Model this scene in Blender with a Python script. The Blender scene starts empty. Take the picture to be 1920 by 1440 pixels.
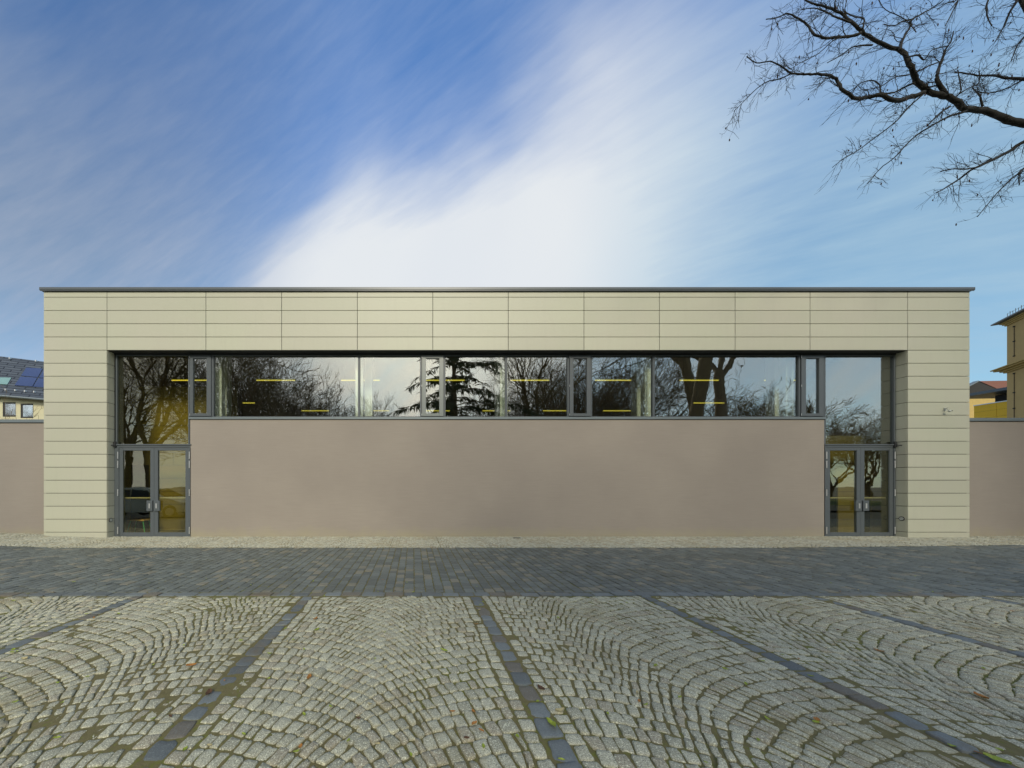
import bpy, math, random
import numpy as np
from mathutils import Vector, Matrix
random.seed(7); rs = np.random.RandomState(11)
S = bpy.context.scene; COL = S.collection
# ------------------------------------------------------------------ camera
CAMH = 1.55; F = 640.0; CX = 775.0; CY = 912.0
cam_d = bpy.data.cameras.new('camera'); cam = bpy.data.objects.new('camera', cam_d); COL.objects.link(cam)
cam.location = (0, 0, CAMH); cam.rotation_euler = (math.radians(90), 0, 0)
cam_d.sensor_width = 36; cam_d.lens = 36*F/1920
cam_d.shift_x = (960-CX)/1920; cam_d.shift_y = (CY-720)/1920
cam_d.clip_start = .05; cam_d.clip_end = 3000
S.camera = cam
S.render.engine = 'CYCLES'
S.render.resolution_x = 1024; S.render.resolution_y = 768
S.view_settings.view_transform = 'Standard'; S.view_settings.look = 'None'
S.view_settings.exposure = 0.27; S.view_settings.gamma = 1
S.cycles.transparent_max_bounces = 16
# ------------------------------------------------------------------ world
W = bpy.data.worlds.new('World'); S.world = W; W.use_nodes = True
class NT:
    """small node helper"""
    def __init__(s, nt): s.nt = nt; s.n = nt.nodes; s.l = nt.links
    def node(s, t, **kw):
        o = s.n.new(t)
        for k, v in kw.items(): setattr(o, k, v)
        return o
    def inp(s, sock, v):
        if v is None: return
        if hasattr(v, 'is_linked') or isinstance(v, bpy.types.NodeSocket): s.l.new(v, sock)
        else: sock.default_value = v
    def math(s, op, a, b=None, c=None, clamp=False):
        o = s.node('ShaderNodeMath', operation=op); o.use_clamp = clamp
        for i, v in enumerate((a, b, c)):
            if v is not None: s.inp(o.inputs[i], v)
        return o.outputs[0]
    def vmath(s, op, a, b=None, out=0):
        o = s.node('ShaderNodeVectorMath', operation=op)
        s.inp(o.inputs[0], a)
        if b is not None: s.inp(o.inputs[1], b)
        return o.outputs['Value'] if op == 'DOT_PRODUCT' else o.outputs[out]
    def comb(s, x, y, z):
        o = s.node('ShaderNodeCombineXYZ')
        for i, v in enumerate((x, y, z)): s.inp(o.inputs[i], v)
        return o.outputs[0]
    def noise(s, vec, scale, detail=4, rough=.5, dist=0.0, col=False):
        o = s.node('ShaderNodeTexNoise'); s.inp(o.inputs['Vector'], vec); s.inp(o.inputs['Scale'], scale)
        o.inputs['Detail'].default_value = detail; o.inputs['Roughness'].default_value = rough
        o.inputs['Distortion'].default_value = dist
        return o.outputs['Color' if col else 'Fac']
    def ramp(s, f, stops, interp='LINEAR'):
        o = s.node('ShaderNodeValToRGB'); s.inp(o.inputs[0], f); r = o.color_ramp; r.interpolation = interp
        while len(r.elements) < len(stops): r.elements.new(.5)
        for e, (p, c) in zip(r.elements, stops):
            e.position = p; e.color = (c, c, c, 1) if not hasattr(c, '__len__') else (*c, 1)
        return o.outputs[0]
    def mix(s, f, a, b, mode='MIX'):
        o = s.node('ShaderNodeMix', data_type='RGBA', blend_type=mode)
        s.inp(o.inputs[0], f)
        for i, v in ((6, a), (7, b)):
            if isinstance(v, tuple) and len(v) == 3: v = (*v, 1)
            s.inp(o.inputs[i], v)
        return o.outputs[2]
    def maprange(s, v, a, b, c, d, smooth=False):
        o = s.node('ShaderNodeMapRange'); o.interpolation_type = 'SMOOTHSTEP' if smooth else 'LINEAR'
        for i, q in enumerate((v, a, b, c, d)): s.inp(o.inputs[i], q)
        return o.outputs[0]
SUN_EL = math.radians(33)
def wdir(px, py):
    v = Vector(((px-CX)/F, 1, (CY-py)/F)); return v.normalized()
def build_world():
    t = NT(W.node_tree); t.n.clear()
    sky = t.node('ShaderNodeTexSky', sky_type='NISHITA'); sky.sun_disc = False
    sky.sun_elevation = SUN_EL; sky.sun_rotation = math.radians(180)
    sky.altitude = 100; sky.air_density = 1.0; sky.dust_density = .6; sky.ozone_density = 2.0
    d = t.vmath('NORMALIZE', t.node('ShaderNodeTexCoord').outputs['Generated'])
    d1, d2 = wdir(600, 470), wdir(1150, 80)
    n = d1.cross(d2).normalized(); e1 = (d2-d1).normalized(); e1 = (e1-n*e1.dot(n)).normalized(); e3 = n.cross(e1)
    s = t.vmath('DOT_PRODUCT', d, tuple(n)); a = t.vmath('DOT_PRODUCT', d, tuple(e1)); b = t.vmath('DOT_PRODUCT', d, tuple(e3))
    streak = t.noise(t.comb(t.math('MULTIPLY', a, 1.3), t.math('MULTIPLY', s, 5.0), t.math('MULTIPLY', b, 1.3)), 2.2, 6, .5, .25)
    soft = t.noise(d, 2.1, 3, .45, .3)
    fine = t.noise(t.comb(t.math('MULTIPLY', a, 1.5), t.math('MULTIPLY', s, 9.0), t.math('MULTIPLY', b, 1.5)), 5.5, 6, .6, .2)
    warp = t.math('ADD', t.math('MULTIPLY', t.math('SUBTRACT', streak, .5), .20), t.math('MULTIPLY', t.math('SUBTRACT', soft, .5), .22))
    s2 = t.math('ADD', s, warp)
    pos = t.math('MULTIPLY_ADD', s2, .5, .5)     # -1..1 -> 0..1
    base = t.ramp(pos, [(0, .75), (.2, .70), (.28, .05), (.33, .17), (.38, .15), (.43, .07), (.47, .12), (.505, .24), (.55, .37), (.60, .42), (.67, .38), (.76, .28), (.9, .2)], 'EASE')
    elev = t.vmath('DOT_PRODUCT', d, (0, 0, 1))
    low = t.maprange(elev, .82, .36, 0.07, .62, True)
    base = t.math('MULTIPLY', base, t.maprange(elev, .85, .55, .45, 1.0, True))
    sx = t.node('ShaderNodeSeparateXYZ'); t.l.new(d, sx.inputs[0])
    low = t.math('MULTIPLY', low, t.maprange(sx.outputs[0], .25, .75, 1, .78, True))
    m = t.math('ADD', base, low)
    m = t.math('ADD', m, t.math('MULTIPLY', t.math('SUBTRACT', fine, .5), .26))
    m = t.math('ADD', m, t.math('MULTIPLY', t.math('SUBTRACT', soft, .5), .42))
    m = t.math('MULTIPLY', m, 1.0, clamp=True)
    g1 = t.maprange(t.vmath('DOT_PRODUCT', d, tuple(wdir(830, 470))), .76, 1.0, 0, 1, True)
    g1 = t.math('MULTIPLY', g1, t.maprange(soft, .3, .7, .75, 1.1))      # thick bright cloud
    g1 = t.math('MULTIPLY', g1, t.maprange(s2, -.12, .10, 0.10, 1, True))
    sd = Vector((.03, -1, .58)).normalized()
    g2 = t.maprange(t.vmath('DOT_PRODUCT', d, tuple(sd)), .88, 1.0, 0, 1, True)    # veiled sun behind thin cloud
    wisp = t.maprange(t.math('ADD', t.math('MULTIPLY', streak, .55), t.math('MULTIPLY', fine, .45)), .34, .64, .68, 1.0)
    m2 = t.math('ADD', t.math('MULTIPLY', m, t.maprange(g1, 0, .6, wisp, 1.0)), t.math('MULTIPLY', t.math('POWER', g1, 1.4), .36), clamp=True)
    cloud = t.mix(g1, (4.2, 4.95, 6.4), (6.5, 6.8, 7.1))
    sy = t.node('ShaderNodeSeparateXYZ'); t.l.new(d, sy.inputs[0])
    cloud = t.mix(t.maprange(sy.outputs[1], .15, -.35, 0, 1, True), cloud, (8.2, 8.0, 7.8))
    cloud = t.mix(t.math('POWER', g2, 1.6), cloud, (19, 17.5, 15))
    skyc = t.mix(1.0, sky.outputs[0], t.mix(t.maprange(elev, .35, .75, 0, 1, True), (.72, 1.22, 1.32), (.98, 1.60, 2.15)), 'MULTIPLY')
    cloud = t.mix(t.math('MULTIPLY', t.maprange(sx.outputs[0], .3, .75, 0, 1, True), t.maprange(sy.outputs[1], 0, .2, 0, 1)), cloud, t.mix(1.0, cloud, (.78, .96, .93), 'MULTIPLY'))
    c = t.mix(m2, skyc, cloud)
    k = t.maprange(t.vmath('DOT_PRODUCT', d, tuple(wdir(-300, -150))), .80, 1.0, 1.0, .68, True)
    c = t.mix(1.0, c, t.comb(k, k, k), 'MULTIPLY')
    # below the horizon: plain dull ground tone
    c = t.mix(t.maprange(elev, -.02, .0, 1, 0), c, (1.6, 1.6, 1.4))
    bg = t.node('ShaderNodeBackground'); t.l.new(c, bg.inputs[0]); bg.inputs[1].default_value = .1
    out = t.node('ShaderNodeOutputWorld'); t.l.new(bg.outputs[0], out.inputs[0])
build_world()
sun_d = bpy.data.lights.new('sun', 'SUN'); sun_d.energy = 2.1; sun_d.angle = math.radians(14); sun_d.color = (1, .93, .76)
sun = bpy.data.objects.new('sun', sun_d); COL.objects.link(sun)
sun.rotation_euler = Vector((-.03, 1, -.65)).to_track_quat('-Z', 'Y').to_euler()

# ------------------------------------------------------------------ materials
def mat(name):
    m = bpy.data.materials.new(name); m.use_nodes = True
    t = NT(m.node_tree); b = m.node_tree.nodes['Principled BSDF']
    return m, t, b
def simple(name, col, rough=.6, metal=0, var=.08, scale=3, bump=0, bscale=60, spec=.5):
    m, t, b = mat(name)
    co = t.node('ShaderNodeTexCoord').outputs['Object']
    f = t.noise(co, scale, 5, .6)
    c = t.mix(t.math('MULTIPLY', f, 1.0), tuple(x*(1-var) for x in col), tuple(x*(1+var) for x in col))
    t.l.new(c, b.inputs['Base Color']); b.inputs['Roughness'].default_value = rough; b.inputs['Metallic'].default_value = metal
    b.inputs['Specular IOR Level'].default_value = spec
    if bump:
        bp = t.node('ShaderNodeBump'); bp.inputs['Strength'].default_value = bump; bp.inputs['Distance'].default_value = .01
        t.l.new(t.noise(co, bscale, 4), bp.inputs['Height']); t.l.new(bp.outputs[0], b.inputs['Normal'])
    return m
def island_var(t, col, amt, amt2=0.0, hue=None):
    r = t.node('ShaderNodeNewGeometry').outputs['Random Per Island']
    c = t.mix(r, tuple(x*(1-amt) for x in col), tuple(x*(1+amt) for x in col))
    if hue:
        wn = t.node('ShaderNodeTexWhiteNoise', noise_dimensions='1D'); t.l.new(r, wn.inputs['W'])
        c = t.mix(t.math('GREATER_THAN', wn.outputs[0], 1-amt2), c, hue)
    return c
# cladding panels
def m_panel():
    m, t, b = mat('cream cladding panel')
    g = t.node('ShaderNodeNewGeometry'); P = g.outputs['Position']
    c = island_var(t, (.455, .455, .345), .05)
    sp = t.node('ShaderNodeSeparateXYZ'); t.l.new(P, sp.inputs[0])
    n1 = t.noise(P, .55, 3, .5)
    c = t.mix(t.maprange(n1, .35, .68, 0, .55), c, (.47, .445, .36))
    stre = t.noise(t.comb(t.math('MULTIPLY', sp.outputs[0], 9.0), t.math('MULTIPLY', sp.outputs[1], 9.0), t.math('MULTIPLY', sp.outputs[2], .8)), 1, 4, .6)
    c = t.mix(t.maprange(stre, .5, .85, 0, .12), c, (.33, .32, .25))
    t.l.new(c, b.inputs['Base Color']); b.inputs['Roughness'].default_value = .5
    bp = t.node('ShaderNodeBump'); bp.inputs['Strength'].default_value = .05
    t.l.new(t.noise(P, 90, 3), bp.inputs['Height']); t.l.new(bp.outputs[0], b.inputs['Normal'])
    return m
def m_plaster():
    m, t, b = mat('taupe brushed plaster')
    P = t.node('ShaderNodeNewGeometry').outputs['Position']
    sp = t.node('ShaderNodeSeparateXYZ'); t.l.new(P, sp.inputs[0])
    st = t.noise(t.comb(t.math('MULTIPLY', sp.outputs[0], 1.5), 0, t.math('MULTIPLY', sp.outputs[2], 55)), 1, 5, .65)
    lo = t.noise(P, .7, 4, .55)
    c = t.mix(t.maprange(lo, .32, .7, 0, 1), (.285, .25, .212), (.318, .28, .235))
    c = t.mix(t.maprange(st, .3, .7, 0, .35), c, (.225, .19, .165))
    # splash dirt and algae where the wall meets the paving
    n2 = t.noise(P, 3, 4, .6)
    ed = t.math('ADD', t.math('MULTIPLY', sp.outputs[2], -3.0), t.math('MULTIPLY', n2, 1.3))
    c = t.mix(t.maprange(ed, -.3, .75, 0, .38), c, (.36, .33, .17))
    t.l.new(c, b.inputs['Base Color']); b.inputs['Roughness'].default_value = .9
    bp = t.node('ShaderNodeBump'); bp.inputs['Strength'].default_value = .35; bp.inputs['Distance'].default_value = .006
    t.l.new(st, bp.inputs['Height']); t.l.new(bp.outputs[0], b.inputs['Normal'])
    return m
def m_stone(name, col, amt, hue, hamt, dirtcol, speck=.5, dirt=(.52, .72), rough=.75, mossx=False):
    m, t, b = mat(name)
    P = t.node('ShaderNodeNewGeometry').outputs['Position']
    c = island_var(t, col, amt, hamt, hue)
    sp = t.noise(P, 170, 2, .7)
    sp2 = t.noise(P, 120, 2, .6)
    c = t.mix(t.maprange(sp, .51, .62, 0, speck*.85), c, tuple(x*.26 for x in col))
    c = t.mix(t.maprange(sp2, .55, .68, 0, speck), c, tuple(min(.8, x*1.9) for x in col))
    d = t.math('ADD', t.math('MULTIPLY', t.noise(P, .75, 3, .5), .6), t.math('MULTIPLY', t.noise(P, 9, 5, .65), .4))
    c = t.mix(t.maprange(d, dirt[0], dirt[1], 0, .85), c, dirtcol)
    t.l.new(c, b.inputs['Base Color']); b.inputs['Roughness'].default_value = rough
    b.inputs['Specular IOR Level'].default_value = .35
    bp = t.node('ShaderNodeBump'); bp.inputs['Strength'].default_value = .55; bp.inputs['Distance'].default_value = .004
    h = t.math('ADD', t.noise(P, 45, 4, .6), t.math('MULTIPLY', sp, .5))
    t.l.new(h, bp.inputs['Height']); t.l.new(bp.outputs[0], b.inputs['Normal'])
    return m
def m_joint():
    m, t, b = mat('joint sand and moss')
    P = t.node('ShaderNodeNewGeometry').outputs['Position']
    c = t.mix(t.noise(P, 30, 5, .7), (.095, .080, .028), (.215, .185, .075))
    sp = t.node('ShaderNodeSeparateXYZ'); t.l.new(P, sp.inputs[0])
    n = t.math('ADD', t.math('MULTIPLY', t.noise(P, .5, 2, .5), .45), t.math('MULTIPLY', t.noise(P, 26, 4, .65), .55))
    c = t.mix(t.maprange(n, .51, .60, 0, .9), c, t.mix(t.noise(P, 70, 3, .6), (.07, .085, .010), (.22, .23, .03)))
    t.l.new(c, b.inputs['Base Color']); b.inputs['Roughness'].default_value = .95
    bp = t.node('ShaderNodeBump'); bp.inputs['Strength'].default_value = .8; bp.inputs['Distance'].default_value = .006
    t.l.new(t.noise(P, 80, 5, .7), bp.inputs['Height']); t.l.new(bp.outputs[0], b.inputs['Normal'])
    return m
def m_glass(name, refl=.42, tint=(.80, .84, .70)):
    m, t, b = mat(name); t.n.remove(b)
    tr = t.node('ShaderNodeBsdfTransparent'); tr.inputs[0].default_value = (*tint, 1)
    gl = t.node('ShaderNodeBsdfGlossy'); gl.inputs[0].default_value = (.93, .95, .93, 1); gl.inputs['Roughness'].default_value = .0
    P = t.node('ShaderNodeNewGeometry').outputs['Position']
    bp = t.node('ShaderNodeBump'); bp.inputs['Strength'].default_value = .06; bp.inputs['Distance'].default_value = .02
    t.l.new(t.noise(P, 1.6, 2), bp.inputs['Height']); t.l.new(bp.outputs[0], gl.inputs['Normal'])
    fr = t.node('ShaderNodeLayerWeight'); fr.inputs[0].default_value = .5
    f = t.math('MULTIPLY_ADD', t.math('POWER', fr.outputs['Facing'], 3.0), 1-refl, refl, clamp=True)
    mx = t.node('ShaderNodeMixShader'); t.l.new(f, mx.inputs[0]); t.l.new(tr.outputs[0], mx.inputs[1]); t.l.new(gl.outputs[0], mx.inputs[2])
    t.l.new(mx.outputs[0], t.n['Material Output'].inputs[0])
    return m
def m_emit(name, col, s):
    m, t, b = mat(name)
    b.inputs['Base Color'].default_value = (.5, .5, .4, 1)
    b.inputs['Emission Color'].default_value = (*col, 1); b.inputs['Emission Strength'].default_value = s
    return m
def m_wood_wall():
    m, t, b = mat('ochre wood panelling')
    P = t.node('ShaderNodeNewGeometry').outputs['Position']
    sp = t.node('ShaderNodeSeparateXYZ'); t.l.new(P, sp.inputs[0])
    g = t.noise(t.comb(t.math('MULTIPLY', sp.outputs[0], 1), t.math('MULTIPLY', sp.outputs[1], 1), t.math('MULTIPLY', sp.outputs[2], 18)), 1.4, 5, .6)
    c = t.mix(g, (.14, .12, .035), (.21, .18, .06))
    t.l.new(c, b.inputs['Base Color']); b.inputs['Roughness'].default_value = .5
    return m
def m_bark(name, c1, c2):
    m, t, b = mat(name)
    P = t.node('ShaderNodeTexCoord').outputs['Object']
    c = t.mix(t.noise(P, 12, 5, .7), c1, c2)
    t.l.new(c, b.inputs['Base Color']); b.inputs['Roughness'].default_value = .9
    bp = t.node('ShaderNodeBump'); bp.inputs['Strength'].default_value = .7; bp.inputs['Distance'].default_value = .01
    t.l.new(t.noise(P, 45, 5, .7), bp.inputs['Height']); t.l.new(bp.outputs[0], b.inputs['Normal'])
    return m
def m_ground(name, a, b_, scale=4):
    m, t, b = mat(name)
    P = t.node('ShaderNodeNewGeometry').outputs['Position']
    c = t.mix(t.noise(P, scale, 6, .7), a, b_)
    c = t.mix(t.maprange(t.noise(P, .3, 3), .4, .7, 0, .5), c, tuple((x+y)*.4 for x, y in zip(a, b_)))
    t.l.new(c, b.inputs['Base Color']); b.inputs['Roughness'].default_value = .95
    bp = t.node('ShaderNodeBump'); bp.inputs['Strength'].default_value = .6; bp.inputs['Distance'].default_value = .03
    t.l.new(t.noise(P, 25, 5, .7), bp.inputs['Height']); t.l.new(bp.outputs[0], b.inputs['Normal'])
    return m
M = dict(

    panel=m_panel(), plaster=m_plaster(),
    backing=simple('black joint backing', (.035, .035, .03), .8),
    soffit=simple('dark metal and soffit shade', (.02, .021, .022), .6),  # the unlit soffit's shade is put into this near-black colour
    frame=simple('anthracite window frame', (.085, .098, .105), .38, var=.05),
    ventframe_reflect=simple('vent frame with painted reflection', (.17, .19, .18), .35, var=.05),  # same frame metal, its reflection painted in as a lighter grey
    sill=simple('grey sheet metal sill', (.16, .19, .20), .42, metal=.2, var=.06),
    steel=simple('brushed steel', (.62, .62, .60), .3, metal=.6, var=.04),
    glass=m_glass('reflective window glass', .23, (.97, .98, .93)),
    dglass=m_glass('door glass', .10, (.97, .94, .70)),
    white=simple('pale green white paint', (.76, .84, .72), .7, var=.04),
    dark=simple('dark interior', (.03, .03, .028), .8),
    inwall=simple('interior brown wall', (.26, .21, .11), .8),
    infloor=simple('green linoleum floor', (.08, .16, .10), .35),
    wood=m_wood_wall(),
    lamp=m_emit('yellow lit tube', (.95, .80, .08), .72),
    granite=m_stone('grey granite sett', (.43, .415, .295), .19, (.38, .34, .235), .14, (.235, .20, .10), 1.0),
    granite_s=m_stone('small pale granite sett', (.42, .41, .31), .2, (.36, .32, .22), .15, (.34, .29, .16), .3, (.5, .8)),
    basalt=m_stone('dark slag sett', (.130, .145, .128), .24, (.21, .20, .15), .12, (.105, .10, .065), .25, (.5, .78), .55),
    blue=m_stone('blue grey slag stone', (.15, .168, .160), .25, (.16, .145, .11), .16, (.15, .125, .08), .35, (.52, .66), .6),
    joint=m_joint(),
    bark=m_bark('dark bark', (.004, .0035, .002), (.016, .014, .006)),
    bark2=m_bark('grey green bark', (.10, .072, .036), (.24, .18, .09)),
    needle=simple('dull conifer needles', (.06, .07, .025), .9, var=.4, scale=8),
    pod=simple('dry brown pods', (.03, .012, .006), .8),
    ground=m_ground('grey gravel ground', (.10, .095, .07), (.18, .17, .13)),
    lawn=m_ground('lawn', (.05, .075, .012), (.12, .15, .03), 9),
    cream=simple('cream render', (.60, .555, .36), .9, var=.05),
    tiles=None,
    solar=simple('blue solar collector glass', (.05, .07, .15), .08, var=.3, scale=.6),
    skyl=simple('roof window glass', (.20, .33, .30), .06, var=.2),
    ochre=simple('ochre sandstone render', (.46, .325, .125), .9, var=.12, scale=1.2, bump=.3, bscale=12),
    ochre2=simple('weathered ochre cornice', (.46, .33, .11), .9, var=.2),
    roofg=simple('grey sheet roof', (.10, .13, .15), .5, var=.1),
    roofd=simple('dark roof underside', (.03, .028, .025), .9),
    roofr=simple('brown red roof tiles', (.17, .065, .035), .9, var=.25, scale=8),
    yellow=simple('yellow facade panel', (.80, .50, .01), .5, var=.06),
    winglass=simple('far window glass', (.62, .66, .70), .05, metal=.9, var=.1),
    tyre=simple('black rubber', (.015, .015, .015), .9),
    car=simple('pale silver green car paint', (.66, .72, .68), .25, metal=0, var=.02),
    carglass=simple('car glass', (.015, .02, .02), .05),
    red=simple('red lamp plastic', (.4, .02, .015), .2),
    plastic=simple('light grey plastic', (.42, .44, .40), .4),
    green=simple('green steel tube', (.02, .35, .22), .4),
    birch=simple('light plywood', (.55, .38, .15), .5),
)
def m_tiles():
    m, t, b = mat('dark slate roof tiles')
    uv = t.node('ShaderNodeTexCoord').outputs['UV']
    br = t.node('ShaderNodeTexBrick'); t.l.new(uv, br.inputs['Vector'])
    br.inputs['Color1'].default_value = (.055, .065, .075, 1); br.inputs['Color2'].default_value = (.085, .098, .11, 1)
    br.inputs['Mortar'].default_value = (.012, .014, .016, 1); br.inputs['Scale'].default_value = 1
    br.inputs['Brick Width'].default_value = 1.1; br.inputs['Row Height'].default_value = .38; br.inputs['Mortar Size'].default_value = .04
    t.l.new(br.outputs[0], b.inputs['Base Color']); b.inputs['Roughness'].default_value = .55
    bp = t.node('ShaderNodeBump'); bp.inputs['Strength'].default_value = .6; bp.inputs['Distance'].default_value = .05; bp.invert = True
    t.l.new(br.outputs['Fac'], bp.inputs['Height']); t.l.new(bp.outputs[0], b.inputs['Normal'])
    return m
M['tiles'] = m_tiles()

# ------------------------------------------------------------------ mesh builder
class MB:
    def __init__(s): s.v = []; s.f = []; s.uv = None
    def quad(s, a, b, c, d):
        n = len(s.v); s.v += [tuple(a), tuple(b), tuple(c), tuple(d)]; s.f.append((n, n+1, n+2, n+3))
    def box(s, x0, x1, y0, y1, z0, z1, bev=0):
        if bev:
            n = len(s.v); e = bev
            # chamfered on the front (low y) edges
            for (y, i) in ((y1, 0), (y0+e, 0), (y0, e)):
                s.v += [(x0+i, y, z0+i), (x1-i, y, z0+i), (x1-i, y, z1-i), (x0+i, y, z1-i)]
            for k in (0, 4):
                for j in range(4):
                    a, b = n+k+j, n+k+(j+1) % 4; s.f.append((a, b, b+4, a+4))
            s.f.append((n+8, n+9, n+10, n+11)); s.f.append((n+3, n+2, n+1, n))
            return s
        n = len(s.v)
        s.v += [(x0, y0, z0), (x1, y0, z0), (x1, y1, z0), (x0, y1, z0), (x0, y0, z1), (x1, y0, z1), (x1, y1, z1), (x0, y1, z1)]
        for q in ((0, 3, 2, 1), (4, 5, 6, 7), (0, 1, 5, 4), (1, 2, 6, 5), (2, 3, 7, 6), (3, 0, 4, 7)): s.f.append(tuple(n+i for i in q))
        return s
    def tube(s, pts, rad, k=6, cap=True):
        pts = [Vector(p) for p in pts]; n0 = len(s.v)
        up = Vector((.3, .2, 1)).normalized()
        for i, p in enumerate(pts):
            d = (pts[min(i+1, len(pts)-1)]-pts[max(i-1, 0)])
            d = d.normalized() if d.length > 1e-9 else Vector((0, 0, 1))
            a = d.cross(up)
            if a.length < .1: a = d.cross(Vector((1, 0, 0)))
            a.normalize(); b = d.cross(a)
            r = rad[i] if hasattr(rad, '__len__') else rad
            for j in range(k):
                an = 2*math.pi*j/k; q = p+a*(r*math.cos(an))+b*(r*math.sin(an)); s.v.append((q.x, q.y, q.z))
        for i in range(len(pts)-1):
            for j in range(k):
                a = n0+i*k+j; b = n0+i*k+(j+1) % k; s.f.append((a, b, b+k, a+k))
        if cap:
            s.f.append(tuple(n0+j for j in range(k))[::-1]); e = n0+(len(pts)-1)*k; s.f.append(tuple(e+j for j in range(k)))
        return s
    def cyl(s, c, axis, r, h, k=20):
        c = Vector(c); ax = Vector(axis).normalized(); return s.tube([c-ax*h/2, c+ax*h/2], r, k)
    def prism(s, poly, ext):      # poly: 3D points, ext: vector
        n = len(s.v); m = len(poly); e = Vector(ext)
        s.v += [tuple(p) for p in poly] + [tuple(Vector(p)+e) for p in poly]
        s.f.append(tuple(range(n, n+m))); s.f.append(tuple(range(n+2*m-1, n+m-1, -1)))
        for j in range(m):
            a, b = n+j, n+(j+1) % m; s.f.append((b, a, a+m, b+m))
        return s
    def build(s, name, m, parent=None, smooth=False, off=None):
        me = bpy.data.meshes.new(name)
        v = s.v
        if off is not None: v = [(p[0]-off[0], p[1]-off[1], p[2]-off[2]) for p in v]
        me.from_pydata(v, [], s.f); me.materials.append(m)
        if smooth: me.polygons.foreach_set('use_smooth', [True]*len(me.polygons))
        me.update()
        o = bpy.data.objects.new(name, me); COL.objects.link(o)
        if parent is not None: o.parent = parent
        return o
def empty(name, loc=(0, 0, 0), rz=0):
    o = bpy.data.objects.new(name, None); COL.objects.link(o); o.location = loc; o.rotation_euler = (0, 0, rz); o.empty_display_size = .2; return o
def tag(o, label=None, cat=None, group=None, kind=None):
    if label: o['label'] = label
    if cat: o['category'] = cat
    if group: o['group'] = group
    if kind: o['kind'] = kind
    return o
def npmesh(name, V, Fq, Ft, m, smooth=False):
    """numpy mesh: quads Fq (n,4), tris Ft (m,3)"""
    me = bpy.data.meshes.new(name)
    me.vertices.add(len(V)); me.vertices.foreach_set('co', V.astype(np.float32).ravel())
    nq, nt = len(Fq), len(Ft)
    loops = np.concatenate([Fq.ravel(), Ft.ravel()]).astype(np.int32)
    me.loops.add(len(loops)); me.loops.foreach_set('vertex_index', loops)
    st = np.concatenate([np.arange(nq)*4, nq*4+np.arange(nt)*3]).astype(np.int32)
    me.polygons.add(nq+nt); me.polygons.foreach_set('loop_start', st)
    me.polygons.foreach_set('loop_total', np.concatenate([np.full(nq, 4), np.full(nt, 3)]).astype(np.int32))
    me.polygons.foreach_set('use_smooth', np.full(nq+nt, smooth))
    me.update(calc_edges=True); me.validate(); me.materials.append(m)
    o = bpy.data.objects.new(name, me); COL.objects.link(o); return o

# ------------------------------------------------------------------ ground and paving
def sm(a, b, x): t = np.clip((x-a)/(b-a), 0, 1); return t*t*(3-2*t)
def gz(x, y):
    x = np.asarray(x, float); y = np.asarray(y, float)
    l = .034*np.maximum(0, -x-9)*sm(5, 8.7, y)
    r = .011*np.maximum(0, x-9)*sm(4.8, 8.5, y)*(1-sm(8.7, 10.2, y)*.8)
    return np.minimum(l+r, .4)
def vnoise(x, y, seed):
    r = np.random.RandomState(seed); T = r.rand(256, 256)
    xi = np.floor(x).astype(int); yi = np.floor(y).astype(int); fx = x-xi; fy = y-yi
    fx = fx*fx*(3-2*fx); fy = fy*fy*(3-2*fy)
    g = lambda a, b: T[a % 256, b % 256]
    return (g(xi, yi)*(1-fx)+g(xi+1, yi)*fx)*(1-fy)+(g(xi, yi+1)*(1-fx)+g(xi+1, yi+1)*fx)*fy
def wob(Q):
    x, y = Q[..., 0], Q[..., 1]
    dx = (vnoise(x*3.1+40, y*3.1+40, 7)-.5)*.035+(vnoise(x*8+40, y*8+40, 8)-.5)*.016
    dy = (vnoise(x*3.1+40, y*3.1+40, 9)-.5)*.032+(vnoise(x*8+40, y*8+40, 10)-.5)*.016
    return np.stack([x+dx, np.minimum(y+dy, Y_K0-.008)], -1)
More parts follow.
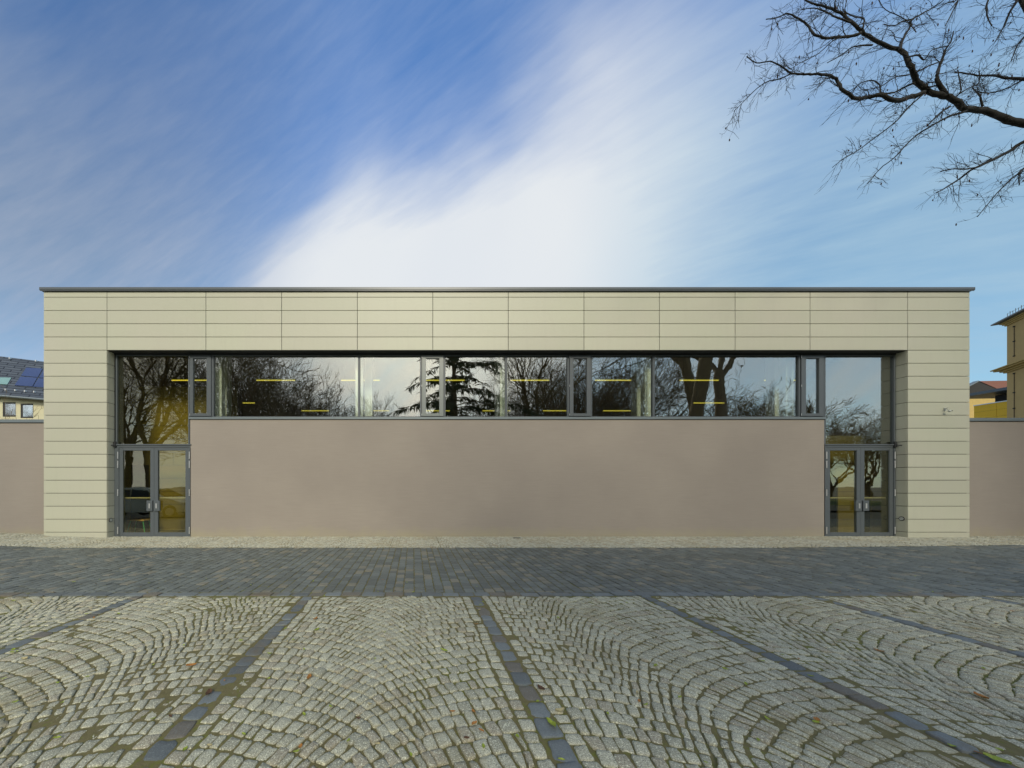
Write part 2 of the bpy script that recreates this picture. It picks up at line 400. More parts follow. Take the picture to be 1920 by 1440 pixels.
def stones(name, quads, mt, h=.012, hv=.003, rnd=.3, jit=.004, tilt=.02, hi=True, dome=.004):
    """quads (N,4,2) ccw corners -> rounded, slightly domed stones in ONE mesh"""
    Q = np.asarray(quads, float); N = len(Q)
    K = 3 if hi else 2
    Q = Q + rs.randn(*Q.shape)*jit
    pts = []
    for i in range(4):
        p = Q[:, i]; a = Q[:, (i-1) % 4]; b = Q[:, (i+1) % 4]
        r = np.clip(rs.rand(N, 1)*.5+.75, 0, 1.3)*rnd
        pa = p+(a-p)*r*.5; pb = p+(b-p)*r*.5
        if K == 3: pts += [pa, (pa+pb)*.25+p*.5, pb]
        else: pts += [pa, pb]
        if hi:
            mid = (p+b)/2; c = Q.mean(1); pts.append(mid+(mid-c)*rs.randn(N, 1)*.045)
    O = np.stack(pts, 1); k = O.shape[1]
    O = O+rs.randn(*O.shape)*jit*.45
    C = Q.mean(1)[:, None, :]
    H = h+rs.randn(N, 1)*hv; tx = rs.randn(N, 1)*tilt; ty = rs.randn(N, 1)*tilt
    def ring(sc, dz):
        p = C+(O-C)*sc; z = gz(p[..., 0], p[..., 1])+dz+tx*(p[..., 0]-C[..., 0])+ty*(p[..., 1]-C[..., 1])
        return np.concatenate([p, z[..., None]], -1)
    rings = [ring(1.0, H-.03), ring(.985, H-.004)]
    if hi: rings += [ring(.93, H-.0005+rs.randn(N, k)*.0006), ring(.5, H+dome+rs.randn(N, k)*.0008)]
    else: rings += [ring(.88, H+0.001)]
    cen = np.concatenate([C, (gz(C[..., 0], C[..., 1])+H+dome)[..., None]], -1)
    V = np.concatenate(rings+[cen], 1); nv = V.shape[1]; R = len(rings)
    j = np.arange(k); j2 = (j+1) % k
    fq = np.concatenate([np.stack([r*k+j, r*k+j2, (r+1)*k+j2, (r+1)*k+j], 1) for r in range(R-1)])
    ft = np.stack([(R-1)*k+j, (R-1)*k+j2, np.full(k, R*k)], 1)
    base = (np.arange(N)*nv)[:, None, None]
    return npmesh(name, V.reshape(-1, 3), (fq[None]+base).reshape(-1, 4), (ft[None]+base).reshape(-1, 3), mt, smooth=hi)
def sheet(name, x0, x1, y0, y1, nx, ny, dz, mt, relief=0):
    xs = np.linspace(x0, x1, nx); ys = np.linspace(y0, y1, ny); X, Y = np.meshgrid(xs, ys)
    Z = gz(X, Y)+dz
    if relief:
        n = vnoise(X*1.1, Y*1.1, 1)*.45+vnoise(X*4, Y*4, 2)*.25+vnoise(X*17, Y*17, 3)*.2+vnoise(X*60, Y*60, 4)*.1
        # mud collects beside the dark guide strips
        ds = np.min([np.abs(X-(s+.10)) for s in STRIPS], axis=0)
        n = n+.16*np.exp(-(ds/.14)**2)
        Z = Z+np.clip((n-.45)*relief, -.004, relief*.22)
    V = np.stack([X, Y, Z], -1).reshape(-1, 3)
    i = np.arange(nx-1)[None]+np.arange(ny-1)[:, None]*nx
    Fq = np.stack([i, i+1, i+1+nx, i+nx], -1).reshape(-1, 4)
    return npmesh(name, V, Fq, np.zeros((0, 3), int), mt, smooth=True)
STRIPS = [-10.95, -8.57, -6.21, -3.85, -1.475, .865, 3.25, 5.58, 7.93, 10.28, 12.6]
Y_NEAR0, Y_K0, Y_K1, Y_B1 = -1.2, 4.80, 4.96, 8.58
D0, D1 = 10.20, 10.45
def structure(o, label=None, cat=None): tag(o, label, cat, kind='structure'); return o
structure(sheet('ground', -700, 700, -700, 900, 61, 61, -.15, M['ground']))
structure(sheet('lawn', -45, 50, -60, -7.0, 20, 20, -.03, M['lawn']))
structure(sheet('yard', -60, 60, -7, Y_NEAR0, 40, 6, -.02, M['ground']))
structure(sheet('joint_bed', -13, 16, Y_NEAR0, Y_K1, 1400, 300, -.001, M['joint'], relief=.034))
structure(sheet('pavement_bed', -26, 30, Y_K1, 11.2, 220, 40, 0.003, M['joint']))
structure(sheet('back_yard', -60, 80, 11.2, 80, 60, 20, -.02, M['ground']))
def arc_paving(x0, x1, y0, y1, strips, p=.126, b=.0785, side_row=.10, sw=.15, gap=.006):
    quads = []
    ws = strips
    for i in range(len(ws)):
        c = ws[i]
        for sgn in (-1, 1):
            j = i+sgn
            if j < 0 or j >= len(ws): continue
            half = abs(ws[j]-c)/2
            R = half/math.sin(math.radians(38))
            phmax = math.radians(38)
            xin = sw/2+side_row+.008
            drop = R*(1-math.cos(phmax))
            for k in range(int((y0)/p)-2, int((y1+drop)/p)+3):
                yk = k*p
                # arc length stepping from the valley to the strip
                s = R*phmax + random.uniform(-.003, .003); s_end = R*math.asin(min(1, xin/R))
                w = b*1.0
                while s > s_end+.035:
                    fi = math.sin(s/R)/math.sin(phmax); wi = (w*fi if fi > .66 else w*random.choice([.85, 1.0, 1.05, 1.1, 1.25, 1.1]))*random.uniform(.96, 1.04)
                    s2 = max(s-wi, s_end)
                    if s2-s_end < .04: s2 = s_end
                    g = gap*random.uniform(.8, 1.5)
                    a0, a1 = (s2+g)/R, (s-g)/R
                    def P(a, yy, inner):
                        th = p*math.cos(a)
                        hh = (th-g*.85 if inner else g*.85)
                        # centre line arc at yk; thickness outward along normal
                        cx_ = R*math.sin(a); cy_ = yk-R*(1-math.cos(a))
                        nx_, ny_ = math.sin(a), math.cos(a)
                        return (c+sgn*(cx_+nx_*hh), cy_+ny_*hh)
                    q = [P(a0, 0, False), P(a1, 0, False), P(a1, 0, True), P(a0, 0, True)]
                    if sgn < 0: q = q[::-1]
                    mx = sum(t[0] for t in q)/4; my = sum(t[1] for t in q)/4
                    if y0 < my < y1-.03 and x0 < mx < x1:
                        ymax = y1-.012
                        q = [(qx, min(qy, ymax)) for qx, qy in q]
                        quads.append(q)
                    s = s2
            # straight row beside the strip
            y = y0
            while y < y1-.05:
                l = random.uniform(.085, .125); e = min(y+l, y1-.008)
                xa = c+sgn*(sw/2+.012); xb = c+sgn*(sw/2+side_row)
                xa, xb = min(xa, xb), max(xa, xb)
                if x0 < xa < x1: quads.append([(xa, y+.005), (xb, y+.005), (xb, e-.005), (xa, e-.005)])
                y = e
    return quads
qs = arc_paving(-12.5, 14, Y_NEAR0, Y_K0, STRIPS)
structure(stones('cobbled_square', wob(np.array(qs)), M['granite'], h=.010, rnd=.30, jit=.0048, tilt=.03, dome=.0015))
qs = []
for c in STRIPS:
    y = Y_NEAR0
    while y < Y_K0-.04:
        l = random.uniform(.15, .20); e = min(y+l, Y_K0)
        qs.append([(c-.066, y+.007), (c+.066, y+.007), (c+.066, e-.007), (c-.066, e-.007)]); y = e
structure(stones('guide_strips', np.array(qs), M['blue'], h=.011, rnd=.4, jit=.007, tilt=.03, dome=.001))
qs = []; x = -26
while x < 30:
    l = random.uniform(.2, .34); qs.append([(x+.005, Y_K0+.006), (x+l-.005, Y_K0+.006), (x+l-.005, Y_K1-.006), (x+.005, Y_K1-.006)]); x += l
structure(stones('kerb_row', np.array(qs), M['blue'], h=.014, rnd=.2, jit=.003, tilt=.01, hi=False))
qs = []; x = -24
while x < 28:
    w = random.uniform(.135, .165); y = Y_K1+random.uniform(-.1, 0)
    while y < Y_B1:
        l = random.choice([.14, .15, .16, .16, .2, .24]); a = max(y, Y_K1+.004); e = min(y+l, Y_B1)
        if e-a > .03: qs.append([(x+.006, a+.004), (x+w-.006, a+.004), (x+w-.006, e-.004), (x+.006, e-.004)])
        y += l
    x += w
structure(stones('dark_paving_band', np.array(qs), M['basalt'], h=.012, hv=.002, rnd=.2, jit=.003, tilt=.012, hi=False))
qs = []
cs = np.arange(-24, 28, 1.3)
for c in cs:
    R = .65/math.sin(math.radians(42))
    for sgn in (-1, 1):
        for k in range(int(Y_B1/.095)-2, int((D1+.6)/.095)+2):
            yk = k*.095; s = R*math.radians(42)
            while s > .02:
                s2 = max(0, s-random.uniform(.06, .085)); a0, a1 = (s2+.004)/R, (s-.004)/R
                q = []
                for a, hh in ((a0, .005), (a1, .005), (a1, .095*math.cos(a1)-.004), (a0, .095*math.cos(a0)-.004)):
                    q.append((c+sgn*(R*math.sin(a)+math.sin(a)*hh), yk-R*(1-math.cos(a))+math.cos(a)*hh))
                if sgn < 0: q = q[::-1]
                my = sum(t[1] for t in q)/4
                if Y_B1+.02 < my < D1+.15: qs.append([(u, max(v, Y_B1+.008)) for u, v in q])
                s = s2
structure(stones('pale_sett_strip', np.array(qs), M['granite_s'], h=.012, hv=.002, rnd=.35, jit=.003, tilt=.03, hi=False))

# ------------------------------------------------------------------ the hall
hall = empty('sports_hall', (2.8, D0, 0))
tag(hall, 'long flat roofed hall clad in cream panels around a recessed ribbon window and taupe wall', 'building')
OFF = hall.location
def hp(name, mb, m, parent=hall, label=None, smooth=False):
    o = mb.build(name, m, parent, smooth, off=OFF)
    if label: o['label'] = label
    return o
def X0(px): return (px-CX)*D0/F
def X1(px): return (px-CX)*D1/F
def Z1(py): return CAMH+(CY-py)*D1/F
XL, XR, XOL, XOR = X0(81.5), X0(1818.5), X0(200.5), X0(1702)
ZT, ZO = 7.38, 5.62
GP = .007      # half joint
rowsz = [ZO+.396*i for i in range(0, 5)]+[ZT]
low = [ZO-.3885*i for i in range(0, 15)]+[-.4]
TH = .03
cl = MB()
def panel(x0, x1, z0, z1): cl.box(x0+GP, x1-GP, D0, D0+TH, z0+GP, z1-GP, bev=.003)
vx = [XL, XOL]+[X0(p) for p in (386, 528, 670, 811.5, 953, 1095, 1236.5, 1378.5, 1519)]+[XOR, XR]
for a, b in zip(rowsz[:-1], rowsz[1:]):
    for u, v in zip(vx[:-1], vx[1:]): panel(u, v, a, b)
for a, b in zip(low[1:], low[:-1]):
    panel(XL, XOL, a, b); panel(XOR, XR, a, b)
    # reveal panels on the two inner sides
    for xs, sg in ((XOL, -1), (XOR, 1)):
        x0_, x1_ = (xs-TH, xs) if sg < 0 else (xs, xs+TH)
        cl.box(x0_, x1_, D0+TH+.004, D1+.012, a+GP, b-GP)
    # outer sides
    for xs, sg in ((XL, 1), (XR, -1)):
        x0_, x1_ = (xs, xs+TH) if sg > 0 else (xs-TH, xs)
        cl.box(x0_, x1_, D0+TH+.004, D0+16, a+GP, b-GP)
for a, b in zip(rowsz[:-1], rowsz[1:]):
    for xs, sg in ((XL, 1), (XR, -1)):
        x0_, x1_ = (xs, xs+TH) if sg > 0 else (xs-TH, xs)
        cl.box(x0_, x1_, D0+TH+.004, D0+16, a+GP, b-GP)
hp('cladding', cl, M['panel'])
bk = MB()
bk.box(XL+.035, XOL-.035, D0+.04, D0+.35, -.5, ZT-.01); bk.box(XL+.035, XL+.3, D0+.351, D0+16, -.5, ZT-.01); bk.box(XL+.301, XOL-.035, D0+.351, D0+16, 6.6, ZT-.01)
bk.box(XOR+.035, XR-.035, D0+.04, D0+.35, -.5, ZT-.01); bk.box(XR-.3, XR-.035, D0+.351, D0+16, -.5, ZT-.01); bk.box(XOR+.035, XR-.301, D0+.351, D0+16, 6.6, ZT-.01)
bk.box(XOL-.034, XOR+.034, D0+.04, D1+.2, ZO+.03, ZT-.01)
bk.box(XOL-.034, XOR+.034, D1+.201, D0+16, 6.6, ZT-.01)       # roof slab
bk.box(XOL-.034, XOR+.034, D0+15.7, D0+16, -.4, 6.6)
hp('wall_core', bk, M['backing'])
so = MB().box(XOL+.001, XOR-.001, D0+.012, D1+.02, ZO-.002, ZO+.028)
hp('soffit', so, M['soffit'])  # underside dark by colour, standing in for shade
cp = MB(); cp.box(XL-.07, XR+.07, D0-.06, D0+16.1, ZT+.012, ZT+.095, bev=.006); cp.box(XL-.062, XR+.062, D0-.045, D0-.04, ZT-.012, ZT+.011)
hp('roof_edge', cp, M['frame'])
# taupe wall between the two entrances
XWL, XWR, ZS = X1(356.5), X1(1545.5), Z1(786.5)
tw = MB().box(XWL, XWR, D1, D1+.3, -.4, ZS, bev=.003); hp('plaster_wall', tw, M['plaster'])
sl = MB().box(XWL-.03, XWR+.03, D1-.035, D1+.2, ZS+.003, Z1(782.3), bev=.004); hp('window_sill', sl, M['sill'])
# windows
ZG0, ZG1 = Z1(782)+.001, Z1(665.5)
YF = D1+.0
def frame(mb, x0, x1, z0, z1, t, y0, y1, tl=None, tr=None, tt=None, tb=None):
    tl = t if tl is None else tl; tr = t if tr is None else tr; tt = t if tt is None else tt; tb = t if tb is None else tb
    e = .0006
    mb.box(x0, x0+tl, y0, y1, z0, z1, bev=.003); mb.box(x1-tr, x1, y0, y1, z0, z1, bev=.003)
    mb.box(x0+tl+e, x1-tr-e, y0+.001, y1, z1-tt, z1, bev=.003); mb.box(x0+tl+e, x1-tr-e, y0+.001, y1, z0, z0+tb, bev=.003)
def fixed(px0, px1, z0=ZG0, z1=ZG1, t=.03, gm='glass'):
    mb = MB(); x0, x1 = X1(px0)+.001, X1(px1)-.001
    frame(mb, x0, x1, z0, z1, t, YF, YF+.09, tt=.02, tb=.02)
    w = hp('window', mb, M['frame'])
    g = MB().box(x0+t-.004, x1-t+.004, YF+.045, YF+.053, z0+.016, z1-.016)
    hp('pane', g, M[gm], w); return w
def vent(px0, px1, gx0, gx1, m='frame'):
    mb = MB(); x0, x1 = X1(px0)+.001, X1(px1)-.001
    frame(mb, x0, x1, ZG0, ZG1, .02, YF+.004, YF+.09, tl=.022, tr=.03)
    w = hp('vent_window', mb, M['frame'])
    s = MB(); a, b = X1(px0)+.028, X1(px1)-.036; g0, g1 = X1(gx0), X1(gx1); zt, zb = Z1(672.3), Z1(775.3)
    frame(s, a, b, ZG0+.024, ZG1-.024, .1, YF-.022, YF+.06, tl=g0-a, tr=b-g1, tt=ZG1-.024-zt, tb=zb-ZG0-.024)
    hp('sash', s, M[m], w)
    g = MB().box(g0-.004, g1+.004, YF+.02, YF+.028, zb-.004, zt+.004); hp('pane', g, M['glass'], w)
    for z in (ZG0+.07, (ZG0+ZG1)/2, ZG1-.07): hp('hinge', MB().tube([(a-.006, YF-.03, z-.03), (a-.006, YF-.03, z+.03)], .006, 6), M['steel'], w)
    return w
for a, b in ((398.5, 673), (673, 789.5), (833.5, 949.3), (949.3, 1066), (1108.5, 1226), (1226, 1499.5)): fixed(a, b)
for a in ((355.5, 398.5, 362.5, 388, 'frame'), (789.5, 833.5, 798.7, 823.7, 'ventframe_reflect'), (1066, 1108.5, 1074.7, 1100, 'frame'), (1499.5, 1545.5, 1510, 1534.5, 'frame')): vent(*a)  # second sash carries its reflection as a lighter colour
ZTR1, ZTR0 = Z1(834.5), Z1(840)
fixed(216.6, 355.5, ZTR1, ZG1, .045, 'dglass'); fixed(1545.5, 1679.4, ZTR1, ZG1, .045, 'glass')
# dark head strip above the glass
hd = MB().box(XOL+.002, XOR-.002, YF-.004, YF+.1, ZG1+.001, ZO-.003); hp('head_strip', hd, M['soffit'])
# door fronts
def entrance(pa, pb, pc, side):
    xa, xb, xc = X1(pa), X1(pb), X1(pc); zt = ZTR1-.001
    fr = MB(); z0 = -.03
    fr.box(xa, xa+.055, YF, YF+.1, z0, zt-.075); fr.box(xb-.055, xb, YF, YF+.1, z0, zt-.075)
    fr.box(xa, xb, YF-.001, YF+.1, zt-.075, zt, bev=.004); fr.box(xa-.06, xb+.06, YF-.03, YF+.02, zt+.001, zt+.03) if 0 else None
    f = hp('door_frame', fr, M['frame'])
    tr = MB().box(xa-.02, xb+.02, YF-.025, YF-.002, zt-.012, zt+.03, bev=.004); hp('rain_bar', tr, M['frame'], f)
    zl0, zl1 = .012, zt-.078
    for sg in (-1, 1):
        a, b = (xa+.057, xc-.002) if sg < 0 else (xc+.002, xb-.057)
        lf = MB(); st = .115
        frame(lf, a, b, zl0, zl1, st, YF+.012, YF+.082, tt=.085, tb=.125)
        d = hp('door', lf, M['frame'])
        g = MB().box(a+st-.004, b-st+.004, YF+.04, YF+.05, zl0+.12, zl1-.08); hp('pane', g, M['dglass'], d)
        hx = xc-.17 if sg < 0 else xc+.17
        h = MB(); x0, x1 = min(hx, xc+sg*.02), max(hx, xc+sg*.02)
        if side > 0 or True: h.box(x0-.03 if sg < 0 else x0, x1 if sg < 0 else x1+.03, YF-.035, YF+.011, .80, 1.115, bev=.006)
        hp('lock_plate', h, M['frame'], d)
        ins = MB().box(xc+sg*.105-.022, xc+sg*.105+.022, YF-.047, YF-.036, .88, 1.03, bev=.004); hp('handle', ins, M['steel'], d)
        hx = xa+.035 if sg < 0 else xb-.035
        for (q0, q1) in ((847, 860.5), (864, 877.5), (917.5, 930), (988, 1001)):
            hm = MB().tube([(hx, YF-.012, Z1(q1)), (hx, YF-.012, Z1(q0))], .0135, 8); hp('hinge', hm, M['steel'], d)
    pf = MB().box(xa+.18, xb-.18, YF+.09, YF+.12, Z1(934.5), Z1(934.5)+.03); hp('push_bar', pf, M['steel'], f)
entrance(219.3, 357.6, 288.3, -1); entrance(1546.8, 1679.4, 1614.8, 1)
# side posts between reveal and doors
po = MB().box(XOL+.001, X1(219.3)-.001, YF+.002, YF+.1, -.1, ZTR1-.002); hp('post', po, M['frame'])
# interior
inn = MB()
inn.box(XOL+.001, XOR-.001, D1+.11, D1+.30, -.2, -.022); inn.box(XL+.31, XR-.31, D1+.31, D0+15.69, -.2, -.02)
hp('floor', inn, M['infloor'])
iw = MB()
iw.box(XOL-.2, XOR+.2, D0+15.4, D0+15.69, -.02, 6.59)
iw.box(XL+.31, XL+.36, D1+.31, D0+15.4, -.02, 6.59); iw.box(XR-.36, XR-.31, D1+.31, D0+15.4, -.02, 6.59)
iw.box(XL+.37, XR-.37, D1+.31, D0+15.4, 6.35, 6.59)
hp('interior_wall', iw, M['inwall'])
def lobby(xa, xb, ya, doors, zh, ztop):
    w = MB(); n = int(round(ztop/.46))
    cuts = [xa]+[v for d in doors for v in d]+[xb]
    for i in range(n):
        z0, z1 = i*.46, (i+1)*.46
        segs = [(cuts[k], cuts[k+1]) for k in range(0, len(cuts), 2)] if z1 < zh+.2 else [(xa, xb)]
        for a, b in segs:
            m = max(1, int((b-a)/1.5))
            for j in range(m): w.box(a+(b-a)*j/m+.004, a+(b-a)*(j+1)/m-.004, ya, ya+.04, z0+.006, z1-.006)
    hp('lobby_wall', w, M['wood'])
    hp('lobby_shade_sheet', MB().box(xa, xb, ya+.3, ya+.4, -.02, n*.46), M['dark'])  # near-black sheet painted as the shade beyond the door openings
lobby(XL+.37, -6.2, 12.0, [(-9.95, -9.3)], 2.3, 5.06)
lobby(12.2, XR-.37, 11.2, [(13.68, 13.93), (14.77, 15.05)], 1.9, 3.22)
for px in (411, 674, 943.5, 1213, 1476):
    w = .155 if px != 411 else .16
    xx = (px-CX)*10.86/F
    c = MB().box(xx-w/2-.04, xx+w/2+.04, 10.78, 10.99, 3.0, 6.34, bev=.008); hp('column', c, M['white'])
for xx in [ (p-CX)*11.4/F for p in (415, 690, 940, 1205, 1466)]:
    c = MB().box(xx-.13, xx+.13, 11.5, 11.8, 0, 6.34); hp('column', c, M['white'])
# lamps inside
def lamp():
    r = empty('tube_lamp'); 
    h = MB().box(-.74, .74, -.03, .03, .014, .045); h.build('housing', M['plastic'], r)
    t = MB().tube([(-.73, 0, -.012), (.73, 0, -.012)], .019, 8); t.build('tube', M['lamp'], r)
    for x in (-.6, .6): MB().tube([(x, 0, .06), (x, 0, .78)], .004, 4).build('cable', M['dark'], r)
    return r
def copy_tree(o, parent=None):
    c = o.copy(); COL.objects.link(c); c.parent = parent
    for ch in list(o.children): copy_tree(ch, c)
    return c
L0 = lamp(); first = True
rows = [(12.9, [-8.4+3.2*i for i in range(8)], 'nearest row'), (18.1, [-5.2+3.2*i for i in range(6)], 'farthest row'), (16.4, [-8.35, 14.2], 'middle row')]
ordn = ['first', 'second', 'third', 'fourth', 'fifth', 'sixth', 'seventh', 'eighth']
for yy, xs, rn in rows:
    for i, x in enumerate(xs):
        o = L0 if first else copy_tree(L0); first = False
        o.location = (x, yy, 5.57)
        tag(o, 'lit yellow tube lamp behind the ribbon window, %s from left in the %s' % (ordn[i], rn), 'lamp', 'yellow tube lamps hanging in the hall')
# chair behind left door
ch = empty('wooden_bench', ((262-CX)*11.3/F, 11.3, 0)); tag(ch, 'low wooden bench with green legs behind the glass of the left entrance', 'bench')
MB().box(-.28, .28, -.18, .18, .42, .46, bev=.006).build('seat', M['birch'], ch)
for sx in (-1, 1):
    for sy in (-1, 1): MB().tube([(sx*.2, sy*.12, .42), (sx*.3, sy*.16, 0)], .014, 8).build('leg', M['green'], ch)

# side walls
def side_wall(name, x0, x1, pt, lab):
    r = empty(name, ((x0+x1)/2, D1, 0)); tag(r, lab, 'wall')
    zt = Z1(pt)
    MB().box(x0, x1, D1, D1+.35, -.4, zt-.10, bev=.003).build('wall_face', M['plaster'], r, off=r.location)
    MB().box(x0, x1, D1-.04, D1+.4, zt-.095, zt, bev=.006).build('coping', M['sill'], r, off=r.location)
side_wall('garden_wall', -26, XL-.002, 786.8, 'taupe wall with grey coping left of the hall, in front of the cream house')
side_wall('garden_wall', XR+.002, 30, 784, 'taupe wall with grey coping right of the hall, below the ochre building')

# security camera on the right pillar
sx, sz = X0(1770), CAMH+(CY-769)/F*D0
sc = empty('security_camera', (sx, D0, sz)); tag(sc, 'small bracket camera fixed to the right cream pillar', 'security camera')
MB().box(-.02, .05, -.03, 0, -.03, .09).build('wall_plate', M['plastic'], sc)
MB().tube([(.0, -.02, .05), (-.06, -.14, .055), (-.1, -.18, .055)], .012, 8).build('arm', M['plastic'], sc)
MB().tube([(0.0, -.02, .04), (.0, -.1, -.01), (.0, -.14, -.05)], .010, 8).build('bracket', M['plastic'], sc)
MB().tube([(0, -.14, -.03), (0, -.14, -.045), (0, -.14, -.075), (0, -.14, -.1), (0, -.14, -.11)], [.02, .04, .045, .03, .008], 14).build('dome', M['plastic'], sc, smooth=True)
MB().tube([(.04, -.15, -.06), (.07, -.17, -.06)], .016, 10).build('lens', M['dark'], sc)
sc.scale = (.75,)*3
# round sockets on the reveals
def rsock(x, side, pz, lab):
    r = empty('round_socket', (x, (D0+D1)/2, pz)); tag(r, lab, 'socket', 'round sockets on the entrance reveals')
    k = 24; mb = MB(); mb.tube([(0, .055*math.cos(a*2*math.pi/k), .055*math.sin(a*2*math.pi/k)) for a in range(k+1)], .011, 8); mb.build('ring', M['dark'], r, smooth=True)
    MB().cyl((side*.003, 0, 0), (1, 0, 0), .046, .02, 20).build('cap', M['plastic'], r)
rsock(XOL+.004, 1, .532, 'round dark rimmed socket low on the left entrance reveal')
rsock(XOR-.004, -1, .575, 'round dark rimmed socket low on the right entrance reveal')
def stay(x, s, lab):
    r = empty('door_stay', (x, D1, Z1(836))); tag(r, lab, 'bracket', 'dark brackets at the door heads')
    MB().box(-.03, .03, -.05, 0, -.04, .13, bev=.004).build('plate', M['soffit'], r)
    MB().tube([(0, -.05, .02), (s*.07, -.13, .0), (s*.11, -.15, .03)], .014, 8).build('arm', M['soffit'], r)
stay(XOL+.045, -1, 'dark bracket beside the left door head'); stay(XOR-.06, 1, 'dark bracket beside the right door head')
# drain slot at the wall base
dr = empty('drain_grate', (X0(969), D0-.02, 0)); tag(dr, 'small dark drain slot in the pale setts at the wall foot', 'drain')
MB().box(-.11, .11, -.05, .05, -.03, .016).build('frame', M['dark'], dr)
b = MB()
for i in range(7): b.box(-.09+i*.028, -.078+i*.028, -.04, .04, .0165, .021)
b.build('grating', M['soffit'], dr)

# ------------------------------------------------------------------ house on the left, beyond the wall
def ray(px, py): return Vector(((px-CX)/F, 1, (CY-py)/F))
def hitp(px, py, P0, n):
    d = ray(px, py); O = Vector((0, 0, CAMH)); return O+d*((P0-O).dot(n)/d.dot(n))
hs = empty('dwelling_house', (-33.9, 28, 0)); tag(hs, 'cream house with dark slate roof and blue solar panels behind the left wall', 'house')
hu = Vector((.886, .463, 0)); hv = Vector((-.463, .886, 0)); EZ = CAMH+172*28/F; E0 = Vector((-33.9, 28, EZ)); 
run = 4.6; rise = None
R0 = E0+hv*run; dR = R0.y; rz = CAMH+244*((R0.y+(.463/.886)*0)/F)
# ridge height so that the ridge passes px (0,668)
# solve: point on ridge line E0+hv*run+hu*s with px=0
s_ = 0
for _ in range(20):
    P = R0+hu*s_; px = CX+P.x/P.y*F; s_ += (0-px)/20
P = R0+hu*s_; rz = CAMH+(CY-668)*P.y/F
slope = Vector((hv.x*run, hv.y*run, rz-EZ)); rn = hu.cross(slope).normalized()
if rn.z < 0: rn = -rn
def house_off(mb, name, m, parent=hs): return mb.build(name, m, parent, off=hs.location)
A, B = -9, 9
wb = MB(); w0 = E0+hv*.45; 
wb.prism([Vector((*(w0+hu*A).xy, -.1)), Vector((*(w0+hu*B).xy, -.1)), Vector((*(w0+hu*B+hv*8.3).xy, -.1)), Vector((*(w0+hu*A+hv*8.3).xy, -.1))], (0, 0, EZ+.25))
house_off(wb, 'wall', M['cream'])
rf = MB(); th = rn*-.12
e0, e1, r0, r1 = E0+hu*(A-.3), E0+hu*(B+.3), R0+hu*(A-.3)+Vector((0, 0, rz-EZ)), R0+hu*(B+.3)+Vector((0, 0, rz-EZ))
rf.prism([e0, e1, r1, r0], th)
roofo = house_off(rf, 'roof', M['tiles'])
uvl = roofo.data.uv_layers.new(name='UVMap'); L = slope.length
sl_n = slope.normalized()
for lp in roofo.data.loops:
    p = roofo.data.vertices[lp.vertex_index].co+Vector(hs.location); uvl.data[lp.index].uv = ((p-E0).dot(hu), (p-E0).dot(sl_n))
b2 = MB(); bk0 = R0+hv*run
b2.prism([Vector((*(r0.xy), rz)), Vector((*(r1.xy), rz)), bk0+hu*(B+.3), bk0+hu*(A-.3)], (0, 0, -.12)); house_off(b2, 'roof', M['roofg'])
gb = MB()
for q in (A, B): gb.prism([w0+hu*q, w0+hu*q+hv*8.3, R0+hu*q+Vector((0, 0, rz-EZ-.2))], hu*.05)
house_off(gb, 'gable', M['cream'])
gt = MB(); gt.tube([E0+hu*(A-.3)+Vector((0, 0, -.1))-hv*.06, E0+hu*(B+.3)+Vector((0, 0, -.1))-hv*.06], .09, 8); house_off(gt, 'gutter', M['sill'])
def roofq(name, pts, m, up=.05):
    P = [hitp(x, y, E0, rn)+rn*(up) for x, y in pts]; mb = MB().prism(P, rn*-.06); return house_off(mb, name, m)
zz = lambda x, y: (x/8.0, 640+y/8.0)
roofq('roof_window', [zz(-60, 545), zz(172, 552), zz(112, 652), zz(-130, 645)], M['skyl'])
roofq('solar_panel', [zz(398, 400), zz(642, 416), zz(568, 545), zz(318, 520)], M['solar'])
roofq('solar_panel', [zz(308, 535), zz(560, 553), zz(488, 682), zz(222, 664)], M['solar'])
roofq('solar_panel', [zz(660, 420), zz(910, 440), zz(845, 570), zz(590, 550)], M['solar'])
roofq('solar_panel', [zz(580, 558), zz(835, 578), zz(770, 705), zz(498, 686)], M['solar'])
for x, y in ((160, 268), (552, 308), (100, 741), (245, 750), (390, 762), (527, 772)):
    P = hitp(*zz(x, y), E0, rn); m = MB(); m.box(P.x-.05, P.x+.05, P.y-.12, P.y+.02, P.z, P.z+.14); house_off(m, 'snow_guard', M['steel'])
def hwin(x0, y0, x1, y1):
    n = hv; P = [hitp(*zz(x, y), w0, n) for x, y in ((x0, y0), (x1, y0), (x1, y1), (x0, y1))]
    mb = MB(); mb.prism([p-hv*.012 for p in P], hv*.1)
    f = house_off(mb, 'window', M['dark'])
    c = sum(P, Vector())/4; Q = [c+(p-c)*.80-hv*.02+hu*.07 for p in P]
    house_off(MB().prism(Q, hv*.004), 'pane', M['winglass'], f)
hwin(42, 915, 237, 1130); hwin(310, 935, 497, 1150); hwin(-230, 900, -40, 1112)

